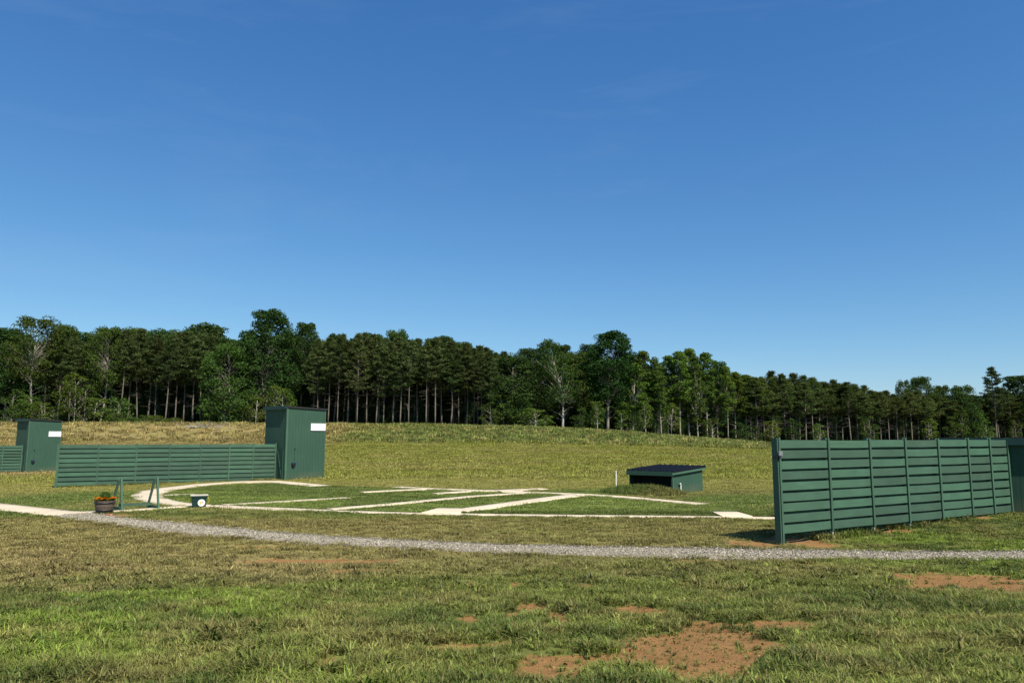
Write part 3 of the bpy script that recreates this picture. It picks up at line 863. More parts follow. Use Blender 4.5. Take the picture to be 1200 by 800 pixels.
def low_house():
    z0 = 0.10; H = 2.12
    P = Vector((RB.x, RB.y, 0)); ang = R(-42)                # direction of the visible shaded wall, towards the viewer's right
    u = Vector((math.cos(ang), math.sin(ang), 0)); v = Vector((-u.y, u.x, 0))     # v points into the house
    O = P - u * 1.35 + v * 0.10
    T = thing('skeet_house', 'low green house with a dark eave behind the right fence end', 'house', (O.x, O.y, z0), ang)
    W, Dp = 3.3, 2.4
    b = MB(); plank_wall(b, W, H, .05); b.obj('front_wall', M_siding, T)
    MB().box(0, .05, .0505, Dp, 0, H).obj('side_wall', M_siding, T)
    MB().box(W - .05, W, .0505, Dp, 0, H).obj('side_wall', M_siding, T)
    MB().box(.0505, W - .0505, Dp - .05, Dp, 0, H).obj('back_wall', M_siding, T)
    MB().box(-.3, W + .3, -.13, Dp + .3, H + .004, H + .12).obj('roof', M_roofblack, T)
    MB().box(-.3, W + .3, -.158, -.132, H - .10, H + .10).obj('fascia', M_darkgreen, T)
    MB().box(-.328, -.302, -.158, Dp + .3, H - .10, H + .10).obj('fascia', M_darkgreen, T)
    MB().box(-.3, W + .3, -.13, -.002, H - .03, H + .002).obj('soffit', M_darkgreen, T)
    MB().box(-.022, .08, -.023, -.001, 0, H - .04).obj('corner_trim', M_siding, T)
low_house()

# ------------------------------------------------------------------ trap bunker
def bunker():
    C = Vector((6.72, 32.0, 0)); ang = math.atan2(2.0, 1.78)
    z0 = float(zfun(C.x, C.y)) - 0.15
    T = thing('trap_bunker', 'low green trap bunker with a sloping dark metal roof', 'bunker', (C.x, C.y, z0), ang)
    Ln, W = 2.68, 2.12; h0, h1 = 1.03, 1.17       # roof rises along +x; open front is the x=0 side (facing left), lit side is y=0
    b = MB(); plank_wall(b, Ln, h0, .05, h1, .6); b.obj('side_wall', M_siding, T)
    b = MB(); plank_wall(b, Ln, h0, .05, h1, .6); o = b.obj('side_wall', M_siding, T); o.location = (0, W - .05, 0)
    MB().box(Ln - .05, Ln, .0505, W - .0505, 0, h1).obj('back_wall', M_siding, T)
    MB().box(.0, .05, .0505, W - .0505, 0, .30).obj('front_sill', M_siding, T)
    MB().box(.30, .34, .0505, W - .0505, .0, h0 - .0).obj('shade_panel', M_opening_shade, T)  # added black sheet behind the opening, painting the shade under the roof
    b = MB(); ox = .12; sl = (h1 - h0) / Ln
    def zz(x): return h0 + sl * x
    V = [(x, y, zz(x) + k) for k in (.006, .085) for (x, y) in ((-ox, -.10), (Ln + .12, -.10), (Ln + .12, W + .05), (-ox, W + .05))]
    b.add(V, [(3,2,1,0),(4,5,6,7),(0,1,5,4),(1,2,6,5),(2,3,7,6),(3,0,4,7)])
    ro = b.obj('roof', M_roofmetal, T)
    rb = MB(); nr = 9                                 # standing ribs
    for i in range(nr):
        y = -.08 + (W + .11) * i / (nr - 1)
        rib = [(x, yy, zz(x) + .086 + k) for k in (0, .03) for (x, yy) in ((-ox, y - .018), (Ln + .12, y - .018), (Ln + .12, y + .018), (-ox, y + .018))]
        MB().add(rib, [(3,2,1,0),(4,5,6,7),(0,1,5,4),(1,2,6,5),(2,3,7,6),(3,0,4,7)]).obj('rib', M_roofmetal, ro)
    MB().box(-ox - .025, -ox - .002, -.10, W + .05, h0 - .13, h0 + .055).obj('fascia', M_siding, T)
    b = MB(); V = [(x, y, zz(x) + k) for k in (-.08, .003) for (x, y) in ((-ox, -.10), (Ln + .1, -.10), (Ln + .1, -.078), (-ox, -.078))]
    b.add(V, [(3,2,1,0),(4,5,6,7),(0,1,5,4),(1,2,6,5),(2,3,7,6),(3,0,4,7)]); b.obj('side_trim', M_green, T)
    MB().box(0.001, .09, -.022, -.001, 0, h0 - .02).obj('corner_trim', M_green, T)
    MB().tube([(.62, -.05, .05), (.62, -.05, .50), (.60, -.06, .56), (.54, -.08, .57), (.48, -.08, .56)], [.03] * 5, 8).obj('vent_pipe', M_pvc, T)
    # earth banked up against the front
    n = 26; V = []; Fs = []
    for i in range(n + 1):
        for j in range(n + 1):
            x = -2.6 + 4.6 * i / n; y = -2.2 + 5.0 * j / n
            w = T.matrix_basis @ Vector((x, y, 0))
            e = math.exp(-(((x + .45) / .85) ** 2) - (((y - 1.15) / 1.6) ** 4))
            zz_ = float(zfun(w.x, w.y)) - z0 - .03 + 0.30 * e * (0.8 + 0.4 * float(fbm(np.array(w.x * 2), np.array(w.y * 2), 8)))
            V.append((w.x, w.y, zz_ + z0))
    for i in range(n):
        for j in range(n): a = i * (n + 1) + j; Fs.append((a, a + n + 1, a + n + 2, a + 1))
    me = np_mesh('earth_bank', V, np.array(Fs)[:, ::-1]); me.materials.append(None)
    V = np.array(V); cc, dd = ground_col(V[:, 0], V[:, 1])
    hot = sstep(.5, .2, np.hypot((V[:, 0] - 6.5) / .9, (V[:, 1] - 31.4) / .8)) * .9
    ca = me.color_attributes.new('cover', 'FLOAT_COLOR', 'POINT')
    ca.data.foreach_set('color', np.column_stack([cc * 0.9, hot]).astype(np.float32).ravel())
    me.materials.clear(); me.materials.append(gme.materials[0]); me.polygons.foreach_set('use_smooth', [True] * len(me.polygons))
    o = link('earth_bank', me); o['kind'] = 'structure'
    # grass on the bank
    up = V[(V[:, 2] - zfun(V[:, 0], V[:, 1])) > 0.02]
    q = up[rng.integers(0, len(up), 900)] + rng.normal(0, .05, (900, 3)) * [1, 1, 0]
    cq, _ = ground_col(q[:, 0], q[:, 1]); s = rng.uniform(.8, 1.6, 900)
    scatter('bank_grass', q - [0, 0, .01], np.column_stack([np.zeros((900, 2)), rng.uniform(0, 6, 900)]), np.column_stack([s, s, s * 1.5]), cq, rng.integers(0, 6, 900), src_mid)
bunker()

# ------------------------------------------------------------------ small things on the field
g = ground(722, 569.5)
T = thing('marker_stake', 'thin white stake standing in grass left of the bunker', 'stake', g)
MB().tube([(0, 0, -.1), (.004, 0, .33), (.01, .0, .70)], [.03, .03, .028], 8).obj('shaft', M_pvc, T)
MB().lathe([(.036, .70), (.036, .73), (.0, .745)], 8, c=(.01, 0, 0)).obj('cap', M_pvc, T)

# half barrel planter
g = ground(122, 601)
T = thing('barrel_planter', 'half barrel planter of orange marigolds beside the walk', 'planter', (g.x, g.y, g.z), R(10))
R0, R1, BH = 0.225, 0.298, 0.36
ns = 18
def stave():
    b = MB(); a = math.pi / ns * 0.965
    V = []
    for (rr, z) in ((R0, 0), ((R0 + R1) / 2 + .012, BH * .5), (R1, BH)):
        for (rad, s) in ((rr, -a), (rr, a), (rr - .025, a), (rr - .025, -a)):
            V.append((rad * math.cos(s), rad * math.sin(s), z))
    Fs = [(3, 2, 1, 0), (8, 9, 10, 11)]
    for l in (0, 4):
        for k in range(4): Fs.append((l + k, l + (k + 1) % 4, l + 4 + (k + 1) % 4, l + 4 + k))
    return b.add(V, Fs).mesh('stave', [M_barrel])
sm = stave()
for i in range(ns): link('stave', sm, T, (0, 0, 0.03), (0, 0, 2 * math.pi * i / ns))
for z, rr in ((.075, R0 + .026), (.30, R1 - .006)):
    MB().lathe([(rr, z), (rr + .006, z + .002), (rr + .012, z + .04), (rr + .004, z + .042)], 28).obj('hoop', M_hoop, T, True)
MB().lathe([(0.27, BH - .02), (.15, BH + .02), (0.0, BH + .035)], 20).obj('soil', M_soil, T)
M_flower = leaf_mat('marigold_petal', (0.75, 0.22, 0.01), (0.80, 0.36, 0.02), 0.15)
M_pleaf = leaf_mat('planter_leaf', (0.03, 0.07, 0.015), (0.05, 0.10, 0.02), 0.2)
def bloom(seed):
    r = random.Random(seed); b = MB()
    for ring, (rr, z, n) in enumerate(((.042, .0, 9), (.030, .012, 7), (.016, .02, 5))):
        for k in range(n):
            a = 2 * math.pi * k / n + ring * .4 + r.uniform(-.1, .1); c, s = math.cos(a), math.sin(a); w = rr * .42
            b.add([(0, 0, z), (c * rr * .6 - s * w, s * rr * .6 + c * w, z + .008), (c * rr, s * rr, z + .004), (c * rr * .6 + s * w, s * rr * .6 - c * w, z + .008)], [(0, 3, 2, 1)])
    return b.mesh('flower', [M_flower])
bl = [bloom(i) for i in range(3)]
for i in range(46):
    a = 2 * math.pi * (i * .618); q = 0.15 + 0.16 * ((i * .37) % 1)
    link('flower', bl[i % 3], T, (q * math.cos(a), q * math.sin(a), BH + .075 + .05 * ((i * .71) % 1) - .10 * max(0, q - .26)),
         (random.uniform(-.5, .5), random.uniform(-.5, .5), random.uniform(0, 6)))
def leafball(rx, rz_, n, sz, seed, c=(0, 0, 0), up=0.3):
    r = np.random.default_rng(seed); d = r.normal(0, 1, (n, 3)); d /= np.linalg.norm(d, axis=1)[:, None]
    p = d * (r.uniform(.45, 1, n) ** .4)[:, None] * [rx, rx, rz_] + c
    return leaf_quads(p, d, np.full(n, sz), r, up)
def leaf_quads(p, nrm, sz, r, up=0.3, asp=0.6, jitter=0.8):
    n = len(p); m = nrm + r.normal(0, jitter, (n, 3)) + [0, 0, up]; m /= np.linalg.norm(m, axis=1)[:, None]
    t_ = np.cross(m, r.normal(0, 1, (n, 3))); t_ /= np.linalg.norm(t_, axis=1)[:, None]; s_ = np.cross(m, t_)
    sz = (sz * r.uniform(.65, 1.3, n))[:, None]
    V = np.stack([p - t_ * sz * .5, p + s_ * sz * asp * .5, p + t_ * sz * .5, p - s_ * sz * asp * .5], 1).reshape(-1, 3)
    return V, np.arange(4 * n).reshape(n, 4)
V, Fq = leafball(.30, .07, 420, .05, 3, (0, 0, BH + .05)); me = np_mesh('foliage', V, Fq); me.materials.append(M_pleaf); link('foliage', me, T)
V, Fq = leafball(.15, .14, 600, .035, 4, (.0, 0, BH + .17)); me = np_mesh('shrub', V, Fq); me.materials.append(M_pleaf); link('shrub', me, T)
gb = ground(128, 604)
T = tag(MB().box(-.10, .10, -.05, .05, -.02, .055).obj('brick', M_brick), 'single red brick lying in grass before the barrel planter', 'brick')
T.location = gb; T.rotation_euler = (.05, .04, .5)

# gun rack of two A-frames
ga, gb2 = ground(138.5, 597.6), ground(181, 595.4)
d = Vector((gb2.x - ga.x, gb2.y - ga.y, 0)); Ln = d.length
T = thing('gun_rack', 'green wooden rack of two A-frames joined by a low rail', 'rack', (ga.x, ga.y, (ga.z + gb2.z) / 2), math.atan2(d.y, d.x))
# splay of each A lies across the rail and shows as a narrow A to the viewer
sp = Vector((0.14, -0.36, 0))
for i, x in enumerate((0.0, Ln)):
    H = 1.02; top = Vector((x, 0, H))
    q = 0.62
    f1 = Vector((x + .055, -.30, -.02)); f2 = Vector((x - .15, .34, -.02))
    MB().beam(f1, top + Vector((.03, -.02, 0)), .085, .06, up=(1, 0, 0)).obj('leg', M_green, T)
    MB().beam(f2, top + Vector((-.03, .02, -.04)), .085, .06, up=(1, 0, 0)).obj('leg', M_green, T)
    MB().beam(f1 + Vector((-.05, .05, .09)), f2 + Vector((.02, -.02, .09)), .04, .09).obj('foot_tie', M_darkgreen, T)
MB().beam((0.0, .06, .155), (Ln - .08, .06, .155), .035, .09).obj('rail', M_green, T)

# tub with round badge
g = ground(233, 593.8)
ax = math.atan2(g.x, g.y)
T = thing('hull_bin', 'dark green tub with a round white badge by the walk', 'bin', (g.x, g.y, g.z), -ax)
def frustum(b, w0, d0, w1, d1, z0, z1, mi=0):
    V = [(-w0/2,-d0/2,z0),(w0/2,-d0/2,z0),(w0/2,d0/2,z0),(-w0/2,d0/2,z0),(-w1/2,-d1/2,z1),(w1/2,-d1/2,z1),(w1/2,d1/2,z1),(-w1/2,d1/2,z1)]
    return b.add(V, [(3,2,1,0),(4,5,6,7),(0,1,5,4),(1,2,6,5),(2,3,7,6),(3,0,4,7)], mi)
frustum(MB(), .43, .30, .50, .36, 0.0, .385).obj('body', M_bin, T)
frustum(MB(), .555, .415, .56, .42, .386, .412).obj('rim', M_cream, T)
frustum(MB(), .53, .39, .535, .395, .33, .385).obj('lip', M_bin, T)
bd = MB(); nn = 28
bd.add([(0, 0, 0)] + [(.115 * math.cos(2*math.pi*k/nn), 0, .115 * math.sin(2*math.pi*k/nn)) for k in range(nn)], [(0, 1 + k, 1 + (k + 1) % nn) for k in range(nn)])
bo = bd.obj('badge', M_white, T); bo.location = (.075, -.186, .155); bo.rotation_euler = (R(-4.5), 0, 0)
p = MB().box(-.045, .006, -.0045, -.0015, -.045, .05); p.obj('print', M_printy, bo)
p = MB().box(.010, .05, -.0045, -.0015, .015, .05).box(.022, .04, -.0045, -.0015, -.035, .0149).box(-.04, -.01, -.0045, -.0015, -.062, -.05); p.obj('print', M_print, bo)
for s in (-1, 1):
    MB().tube([(s * .27, -.05, .33), (s * .31, -.05, .26), (s * .315, -.03, .18), (s * .28, .0, .15)], [.012] * 4, 6).obj('handle', M_yellow, T)

# ------------------------------------------------------------------ trees
def bark(name, c1, c2):
    t = NT(name); tc = t.n('ShaderNodeTexCoord').outputs['Object']
    mp = t.n('ShaderNodeMapping'); t.l(tc, mp.inputs['Vector']); mp.inputs['Scale'].default_value = (5, 5, 0.9)
    n = t.noise(1.5, 5, 0.7, mp.outputs['Vector'])
    t.bsdf(t.mix(t.rng(n, 0.3, 0.7), c1, c2), 0.9, 0.1, t.bump(n, .6, .05)); return t.mat
B_grey = bark('grey_bark', (0.15, 0.13, 0.10), (0.36, 0.33, 0.26))
B_mid = bark('mid_grey_bark', (0.18, 0.16, 0.125), (0.40, 0.365, 0.29))
B_pale = bark('pale_bark', (0.30, 0.28, 0.22), (0.58, 0.54, 0.44))
B_pine = bark('pine_bark', (0.10, 0.085, 0.068), (0.24, 0.205, 0.165))
LF = {
 'dark':  leaf_mat('leaf_dark_green',  (0.020, 0.046, 0.013), (0.050, 0.094, 0.024), 0.22),
 'mid':   leaf_mat('leaf_mid_green',   (0.034, 0.062, 0.014), (0.076, 0.122, 0.028), 0.25),
 'light': leaf_mat('leaf_light_green', (0.058, 0.095, 0.016), (0.105, 0.155, 0.030), 0.28),
 'pine':  leaf_mat('pine_needles',     (0.044, 0.066, 0.022), (0.104, 0.136, 0.048), 0.25),
 'scrub': leaf_mat('scrub_pine_needles', (0.044, 0.066, 0.020), (0.102, 0.128, 0.040), 0.25),
}

def limb(b, a, e, r0, r1, r, n=5, sag=0.1, seg=3):
    a = np.array(a); e = np.array(e); P = []; Ln = np.linalg.norm(e - a)
    for i in range(seg + 1):
        f = i / seg; w = r.normal(0, .045 * Ln, 3) * (0 < i < seg)
        P.append(a + (e - a) * f + w + np.array([0, 0, sag * Ln * math.sin(f * math.pi)]))
    b.tube(P, [r0 + (r1 - r0) * i / seg for i in range(seg + 1)], n, cap=False)

def broadleaf(seed, H=18.0, W=9.0, base=0.3, leaf='mid', bk=B_grey, nclump=140, lpc=125, ls=0.33, shape='round', trunk_r=0.24, bare=0, up=.45):
    """returns trunk mesh and crown mesh: trunk with limbs, crown of leaf sprays on the limb ends"""
    r = np.random.default_rng(seed); b = MB()
    lean = r.normal(0, .03 * H, 2); bend = r.normal(0, .012 * H, 2)
    def axis(f): return np.array([lean[0] * f * f + bend[0] * math.sin(f * 5), lean[1] * f * f + bend[1] * math.sin(f * 4), H * f])
    top = 0.86
    b.tube([axis(f) - np.array([0, 0, 0.5 * (f == 0)]) for f in np.linspace(0, top, 9)], [trunk_r * (1.25 if i == 0 else 1.0) * (1 - .9 * (i / 8)) + .02 for i in range(9)], 7)
    cs = []
    for i in range(nclump):
        f = base + (1 - base) * (i + r.uniform(0, 1)) / nclump
        g = (f - base) / (1 - base)
        if shape == 'round': env = math.sin(min(1, g * 0.84 + .12) * math.pi) ** .6
        elif shape == 'tall': env = (math.sin(min(1, g * .86 + .16) * math.pi) ** .5) * (1 - .25 * g)
        else: env = math.sin(min(1, g * .85 + .2) * math.pi) ** .8
        env *= W / 2 * (0.72 + .5 * vnoise(np.array(g * 6 + seed * 3.1), np.array(i * .33), seed))
        a = r.uniform(0, 6.283); q = env * (r.uniform(.30, 1.0) ** .55)
        c = axis(min(f, .95)) + np.array([q * math.cos(a), q * math.sin(a), r.normal(0, .02 * H)])
        c[2] = min(c[2], H * .985)
        cs.append((c, q, f))
    P = []; Nn = []
    for k, (c, q, f) in enumerate(cs):
        if k % 2 == 0 or q > W * .3:
            f0 = max(base * (.8 + .75 * r.uniform()), f - .10 - .16 * q / (W / 2)); limb(b, axis(min(f0, .85)), c, max(.025, .11 * (1 - f0) * trunk_r / .24), .02, r, 4, .04)
        rad = (0.085 + .035 * r.uniform()) * W * (1.15 - .3 * f) + .25
        n = int(lpc * r.uniform(.7, 1.3)); d = r.normal(0, 1, (n, 3)); d[:, 2] += .25; d /= np.linalg.norm(d, axis=1)[:, None]
        P.append(c + d * (rad * r.uniform(.35, 1.0, n) ** .5)[:, None] * [1.15, 1.15, .72]); Nn.append(d)
    for k in range(bare):
        f0 = base * r.uniform(.35, 1.0); a = r.uniform(0, 6.283); q = W * r.uniform(.15, .4)
        limb(b, axis(f0), axis(f0) + np.array([q * math.cos(a), q * math.sin(a), q * r.uniform(.2, .8)]), .05, .012, r, 4, .03)
    P = np.concatenate(P); Nn = np.concatenate(Nn)
    V, Fq = leaf_quads(P, Nn, np.full(len(P), ls), r, up, .62)
    cm = np_mesh('crown', V, Fq); cm.materials.append(LF[leaf])
    return b.mesh('trunk', [bk], True), cm, H, W

def pine(seed, H=19.0, W=5.2, base=0.48, leaf='pine', bk=B_pine, nb=84, lpc=64, trunk_r=.105, dead=18, droop=0.0, nl=.5):
    r = np.random.default_rng(seed); b = MB()
    bend = r.normal(0, .006 * H, 2)
    def axis(f): return np.array([bend[0] * math.sin(f * 3), bend[1] * math.sin(f * 4), H * f])
    b.tube([axis(f) - np.array([0, 0, 0.5 * (f == 0)]) for f in np.linspace(0, .97, 8)], [trunk_r * (1.12 if i == 0 else 1) * (1 - .88 * (i / 7) ** 1.2) + .012 for i in range(8)], 7)
    P = []; D = []
    for i in range(nb):
        g = (i + r.uniform(0, 1)) / nb; f = base + (.985 - base) * g
        env = W / 2 * (1 - g ** 1.35) * (.45 + .55 * min(1, g * 3.5)) * (.75 + .5 * r.uniform()) + .22
        a = i * 2.4 + r.normal(0, .5); q = env * r.uniform(.55, 1.1)
        e = axis(f) + np.array([q * math.cos(a), q * math.sin(a), q * (r.uniform(.05, .55) - droop)])
        limb(b, axis(f - .015), e, .035, .012, r, 3, .02, 2)
        n = int(lpc * r.uniform(.6, 1.3)); m = max(2, int(q / .8) + 1)
        for s in range(m):
            c = axis(f) + (e - axis(f)) * (.35 + .65 * (s + .8) / m)
            d = r.normal(0, 1, (n // m, 3)); d[:, 2] = d[:, 2] * .7 + .2; d /= np.linalg.norm(d, axis=1)[:, None]
            P.append(c + d * r.uniform(.10, .50, (len(d), 1)) * [1.15, 1.15, .75]); D.append(d)
    for k in range(dead):
        f = base * r.uniform(.4, 1.0); a = r.uniform(0, 6.283); q = W * r.uniform(.1, .32)
        limb(b, axis(f), axis(f) + np.array([q * math.cos(a), q * math.sin(a), q * r.uniform(-.25, .25)]), .022, .007, r, 3, 0, 2)
    P = np.concatenate(P); D = np.concatenate(D); n = len(P)
    # needle sprays: long thin blades pointing outwards
    tdir = D + r.normal(0, .45, (n, 3)) + [0, 0, .15]; tdir /= np.linalg.norm(tdir, axis=1)[:, None]
    sd = np.cross(tdir, r.normal(0, 1, (n, 3))); sd /= np.linalg.norm(sd, axis=1)[:, None]
    ln = (nl * r.uniform(.6, 1.3, n))[:, None]; wd = .055 * r.uniform(.7, 1.4, (n, 1))
    V = np.stack([P - tdir * ln * .5, P + sd * wd, P + tdir * ln * .5, P - sd * wd], 1).reshape(-1, 3)
    cm = np_mesh('crown', V, np.arange(4 * n).reshape(n, 4)); cm.materials.append(LF[leaf])
    return b.mesh('trunk', [bk], True), cm, H, W

TV = {
 'oak': [broadleaf(1, base=.26, leaf='dark'), broadleaf(2, base=.30, leaf='mid'), broadleaf(3, W=8, base=.34, leaf='dark', bare=4)],
 'oaklow': [broadleaf(11, H=14, W=9.5, base=.05, leaf='mid', nclump=140), broadleaf(12, H=14, W=9.0, base=.04, leaf='dark', nclump=130)],
 'fork': [broadleaf(21, H=18, W=9, base=.42, leaf='mid', bk=B_mid, nclump=96, lpc=92, trunk_r=.22, bare=4)],
 'pale': [broadleaf(26, H=18, W=8, base=.30, leaf='mid', bk=B_pale, nclump=96, lpc=66, trunk_r=.21, bare=6, shape='tall')],
 'poplar': [broadleaf(31, H=17, W=5.0, base=.34, leaf='light', shape='tall', bk=B_pale, nclump=74, lpc=70, trunk_r=.16, bare=5, ls=.38),
            broadleaf(32, H=17, W=4.4, base=.42, leaf='light', shape='tall', bk=B_grey, nclump=64, lpc=70, trunk_r=.15, bare=5, ls=.38),
            broadleaf(33, H=17, W=4.8, base=.22, leaf='mid', shape='tall', bk=B_pale, nclump=70, lpc=66, trunk_r=.14, bare=4, ls=.38)],
 'sapling': [broadleaf(41, H=7, W=4.2, base=.18, leaf='light', nclump=34, lpc=46, ls=.30, trunk_r=.07, bk=B_pale),
             broadleaf(42, H=7, W=4.6, base=.08, leaf='mid', nclump=36, lpc=46, ls=.30, trunk_r=.07),
             broadleaf(43, H=7, W=3.6, base=.25, leaf='light', nclump=28, lpc=42, ls=.30, trunk_r=.06, bk=B_pale)],
 'bush': [broadleaf(51, H=3.0, W=3.6, base=.05, leaf='light', nclump=30, lpc=44, ls=.24, trunk_r=.05),
          broadleaf(52, H=3.0, W=3.2, base=.03, leaf='mid', nclump=28, lpc=44, ls=.24, trunk_r=.05)],
 'pine': [pine(61), pine(62, base=.56, nb=70), pine(63, W=4.4, base=.48), pine(64, W=5.6, base=.36, nb=96), pine(65, W=4.8, base=.44, nb=64, dead=30), pine(66, W=5.0, base=.5, droop=.12)],
 'scrub': [pine(71, H=15, W=6.2, base=.50, leaf='scrub', nb=48, dead=22, trunk_r=.13, droop=-.1, nl=.7), pine(72, H=15, W=5.4, base=.45, leaf='scrub', nb=46, dead=24, trunk_r=.12, nl=.7),
           pine(73, H=15, W=6.6, base=.55, leaf='scrub', nb=44, dead=20, trunk_r=.12, droop=-.15, nl=.7)],
 'bigpine': [pine(81, H=20, W=7.5, base=.34, leaf='pine', nb=64, lpc=80, dead=6, trunk_r=.2, droop=-.12, nl=.75)],
}
NM = {'oak': 'oak_tree', 'oaklow': 'oak_tree', 'fork': 'oak_tree', 'pale': 'hardwood_tree', 'poplar': 'poplar_tree', 'sapling': 'sapling',
      'bush': 'bush', 'pine': 'pine_tree', 'scrub': 'scrub_pine_tree', 'bigpine': 'pine_tree'}
CT = {'sapling': 'sapling', 'bush': 'bush'}

def dline(px):
    return float(np.interp(px, [-300, 0, 300, 600, 730, 830, 900, 1000, 1100, 1200, 1500], [126, 126, 128, 128, 128, 140, 152, 168, 182, 190, 200]))

def tree(kind, px, top, label, group=None, dd=0.0, w=None, var=None, r=random):
    Y = dline(px) + dd
    x, y, z = ray(px, 505); X = x / y * Y
    z0 = float(zfun(X, Y)); zt = at_y(px, top, Y).z
    tm, cm, H, W = TV[kind][var if var is not None else r.randrange(len(TV[kind]))]
    h = zt - z0; sz = h / H; sx = (w / W) if w else sz * r.uniform(.9, 1.1)
    T = thing(NM[kind], label, CT.get(kind, 'tree'), (X, Y, z0 - .05), r.uniform(0, 6.283), group)
    T.scale = (sx, sx, sz)
    T.rotation_euler.x = r.gauss(0, .022); T.rotation_euler.y = r.gauss(0, .022)
    link('trunk', tm, T); link('crown', cm, T)
    return T

ONES = 'zeroth first second third fourth fifth sixth seventh eighth ninth tenth eleventh twelfth thirteenth fourteenth fifteenth sixteenth seventeenth eighteenth nineteenth'.split()
TENS = {20: 'twenty', 30: 'thirty', 40: 'forty', 50: 'fifty'}; TENTH = {20: 'twentieth', 30: 'thirtieth', 40: 'fortieth', 50: 'fiftieth'}
def nth(n): return ONES[n] if n < 20 else (TENTH[n] if n % 10 == 0 else TENS[n // 10 * 10] + '-' + ONES[n % 10])
def row_labels(ts, fmt):
    for i, T in enumerate(sorted(ts, key=lambda o: o.location.x / o.location.y)): T['label'] = fmt % nth(i + 1)
# individually recognisable trees
named = [
 ('oak', 4, 386, 'dark oak at the left edge of the wood above the far left fence', None, 6, 8.5, 0),
 ('fork', 37, 371, 'tall forked oak with pale trunk rising behind the far left tower', None, -1, 9.0, 0),
 ('oak', 66, 380, 'round oak crown just right of the tall forked oak', None, 9, 6.5, 1),
 ('fork', 116, 383, 'oak with pale bare lower trunk between far tower and first pines', None, 0, 7.0, 0),
 ('oak', 152, 384, 'broad oak crown showing above the pines left of middle fence', None, 14, 8.5, 1),
 ('oak', 238, 380, 'wide oak crown above the pines left of the tall tower', None, 14, 11.0, 2),
 ('oaklow', 265, 405, 'low branched oak leafy to the ground left of tall tower', None, -4, 9.2, 0),
 ('oak', 312, 365, 'tallest oak with a domed crown right behind the tall tower', None, 0, 10.2, 0),
 ('oak', 351, 379, 'dark oak crown peeping over the right shoulder of the tallest oak', None, 8, 5.5, 2),
 ('oaklow', 599, 416, 'dark leafy oak reaching the ground at right end of tall pines', None, 0, 9.0, 1),
 ('oak', 628, 409, 'dark oak behind the pale limbed tree in the middle', None, 7, 8.5, 0),
 ('sapling', 627, 478, 'small round tree with short pale trunk before the middle wood', None, -5, 5.4, 0),
 ('pale', 659, 398, 'airy tree with bright pale trunk and limbs in the middle', None, -2, 7.6, 0),
 ('oak', 712, 391, 'tall dark oak with straight grey trunk right of the pale tree', None, -1, 8.6, 2),
 ('sapling', 700, 470, 'thin sapling between the pale tree and the tall dark oak', None, -4, 2.6, 2),
 ('poplar', 828, 411, 'round topped poplar, tallest in the group above the bunker', None, 4, 5.0, 1),
 ('poplar', 853, 427, 'slender leaning poplar at the right end of the poplars', None, -1, 3.2, 1),
 ('oak', 841, 424, 'dark dense tree squeezed between the two right poplars', None, 5, 5.0, 0),
 ('fork', 1061, 445, 'thin airy treetop standing above the scrub pines at right', None, 6, 4.0, 0),
 ('oak', 1083, 441, 'round treetop above the middle of the right fence', None, 6, 7.2, 1),
 ('oak', 1106, 451, 'small round treetop right of the round crown over the fence', None, 6, 5.5, 1),
 ('bigpine', 1167, 430, 'tall ragged pine standing above right fence end', None, -4, 9.0, 0),
 ('oak', 1197, 441, 'broad tree at the right edge of the photo behind the house', None, 0, 11.0, 0),
 ('oaklow', 1133, 452, 'low leafy tree left of the tall ragged pine', None, -2, 8.0, 1),
]
for (k, px, top, lab, grp, dd, w, v) in named: tree(k, px, top, lab, grp, dd, w, v)
# poplars above the bunker
row = []
for i, (px, top, w, dd) in enumerate(((752, 411, 4.6, 2), (768, 418, 4.2, -1), (783, 414, 4.4, 3), (797, 409, 4.6, -1), (808, 408, 4.8, 1), (818, 416, 4.2, -2), (742, 425, 4.2, -2), (775, 432, 3.8, -4), (862, 434, 4.2, 2), (874, 437, 5.0, 3), (886, 440, 5.0, 0))):
    row.append(tree('poplar', px, top, 'poplar', 'poplars above the bunker', dd, w))
row_labels(row, 'slender light green poplar, %s from the left in the row above the bunker')
# pines of the plantation
rp = random.Random(21)
G1 = 'plantation pines right of the tall tower'
x = 372.0; row = []
while x < 590:
    top = np.interp(x, [370, 400, 450, 520, 560, 590], [402, 396, 400, 402, 408, 418]) + rp.uniform(-8, 12)
    row.append(tree('pine', x, top, 'pine', G1, rp.uniform(-1.5, 2.5), rp.uniform(4.4, 5.8), r=rp))
    x += rp.uniform(7.5, 12)
row_labels(row, '%s bare-trunked pine to the right of the tall tower, front row of plantation')
for rw in (1, 2):
    x = 366.0
    while x < 590:
        top = np.interp(x, [370, 400, 450, 520, 560, 590], [398, 391, 394, 397, 404, 412]) + rp.uniform(-3, 9)
        tree('pine', x, top, 'plantation pine behind the front row of bare trunks right of the tall tower', G1, 6 * rw + rp.uniform(-1.5, 1.5), rp.uniform(4.4, 6.0), r=rp)
        x += rp.uniform(11, 17)
G2 = 'pines left of the tall tower'
x = 128.0; row = []
while x < 246:
    row.append(tree('pine', x, 390 + rp.uniform(-6, 8), 'pine', G2, rp.uniform(-1.5, 3), rp.uniform(4.8, 6.2), r=rp))
    x += rp.uniform(8.5, 13)
row_labels(row, '%s pine from the left in the front row above the middle fence')
row = []
for px, top in ((52, 402), (66, 398), (80, 394), (92, 400), (100, 404)):
    row.append(tree('pine', px, top, 'pine standing between the two left oaks behind the far tower', 'pines behind the far tower', rp.uniform(1, 4), 5.2, r=rp))
row_labels(row, '%s pine from the left between the two pale oaks near the far tower')
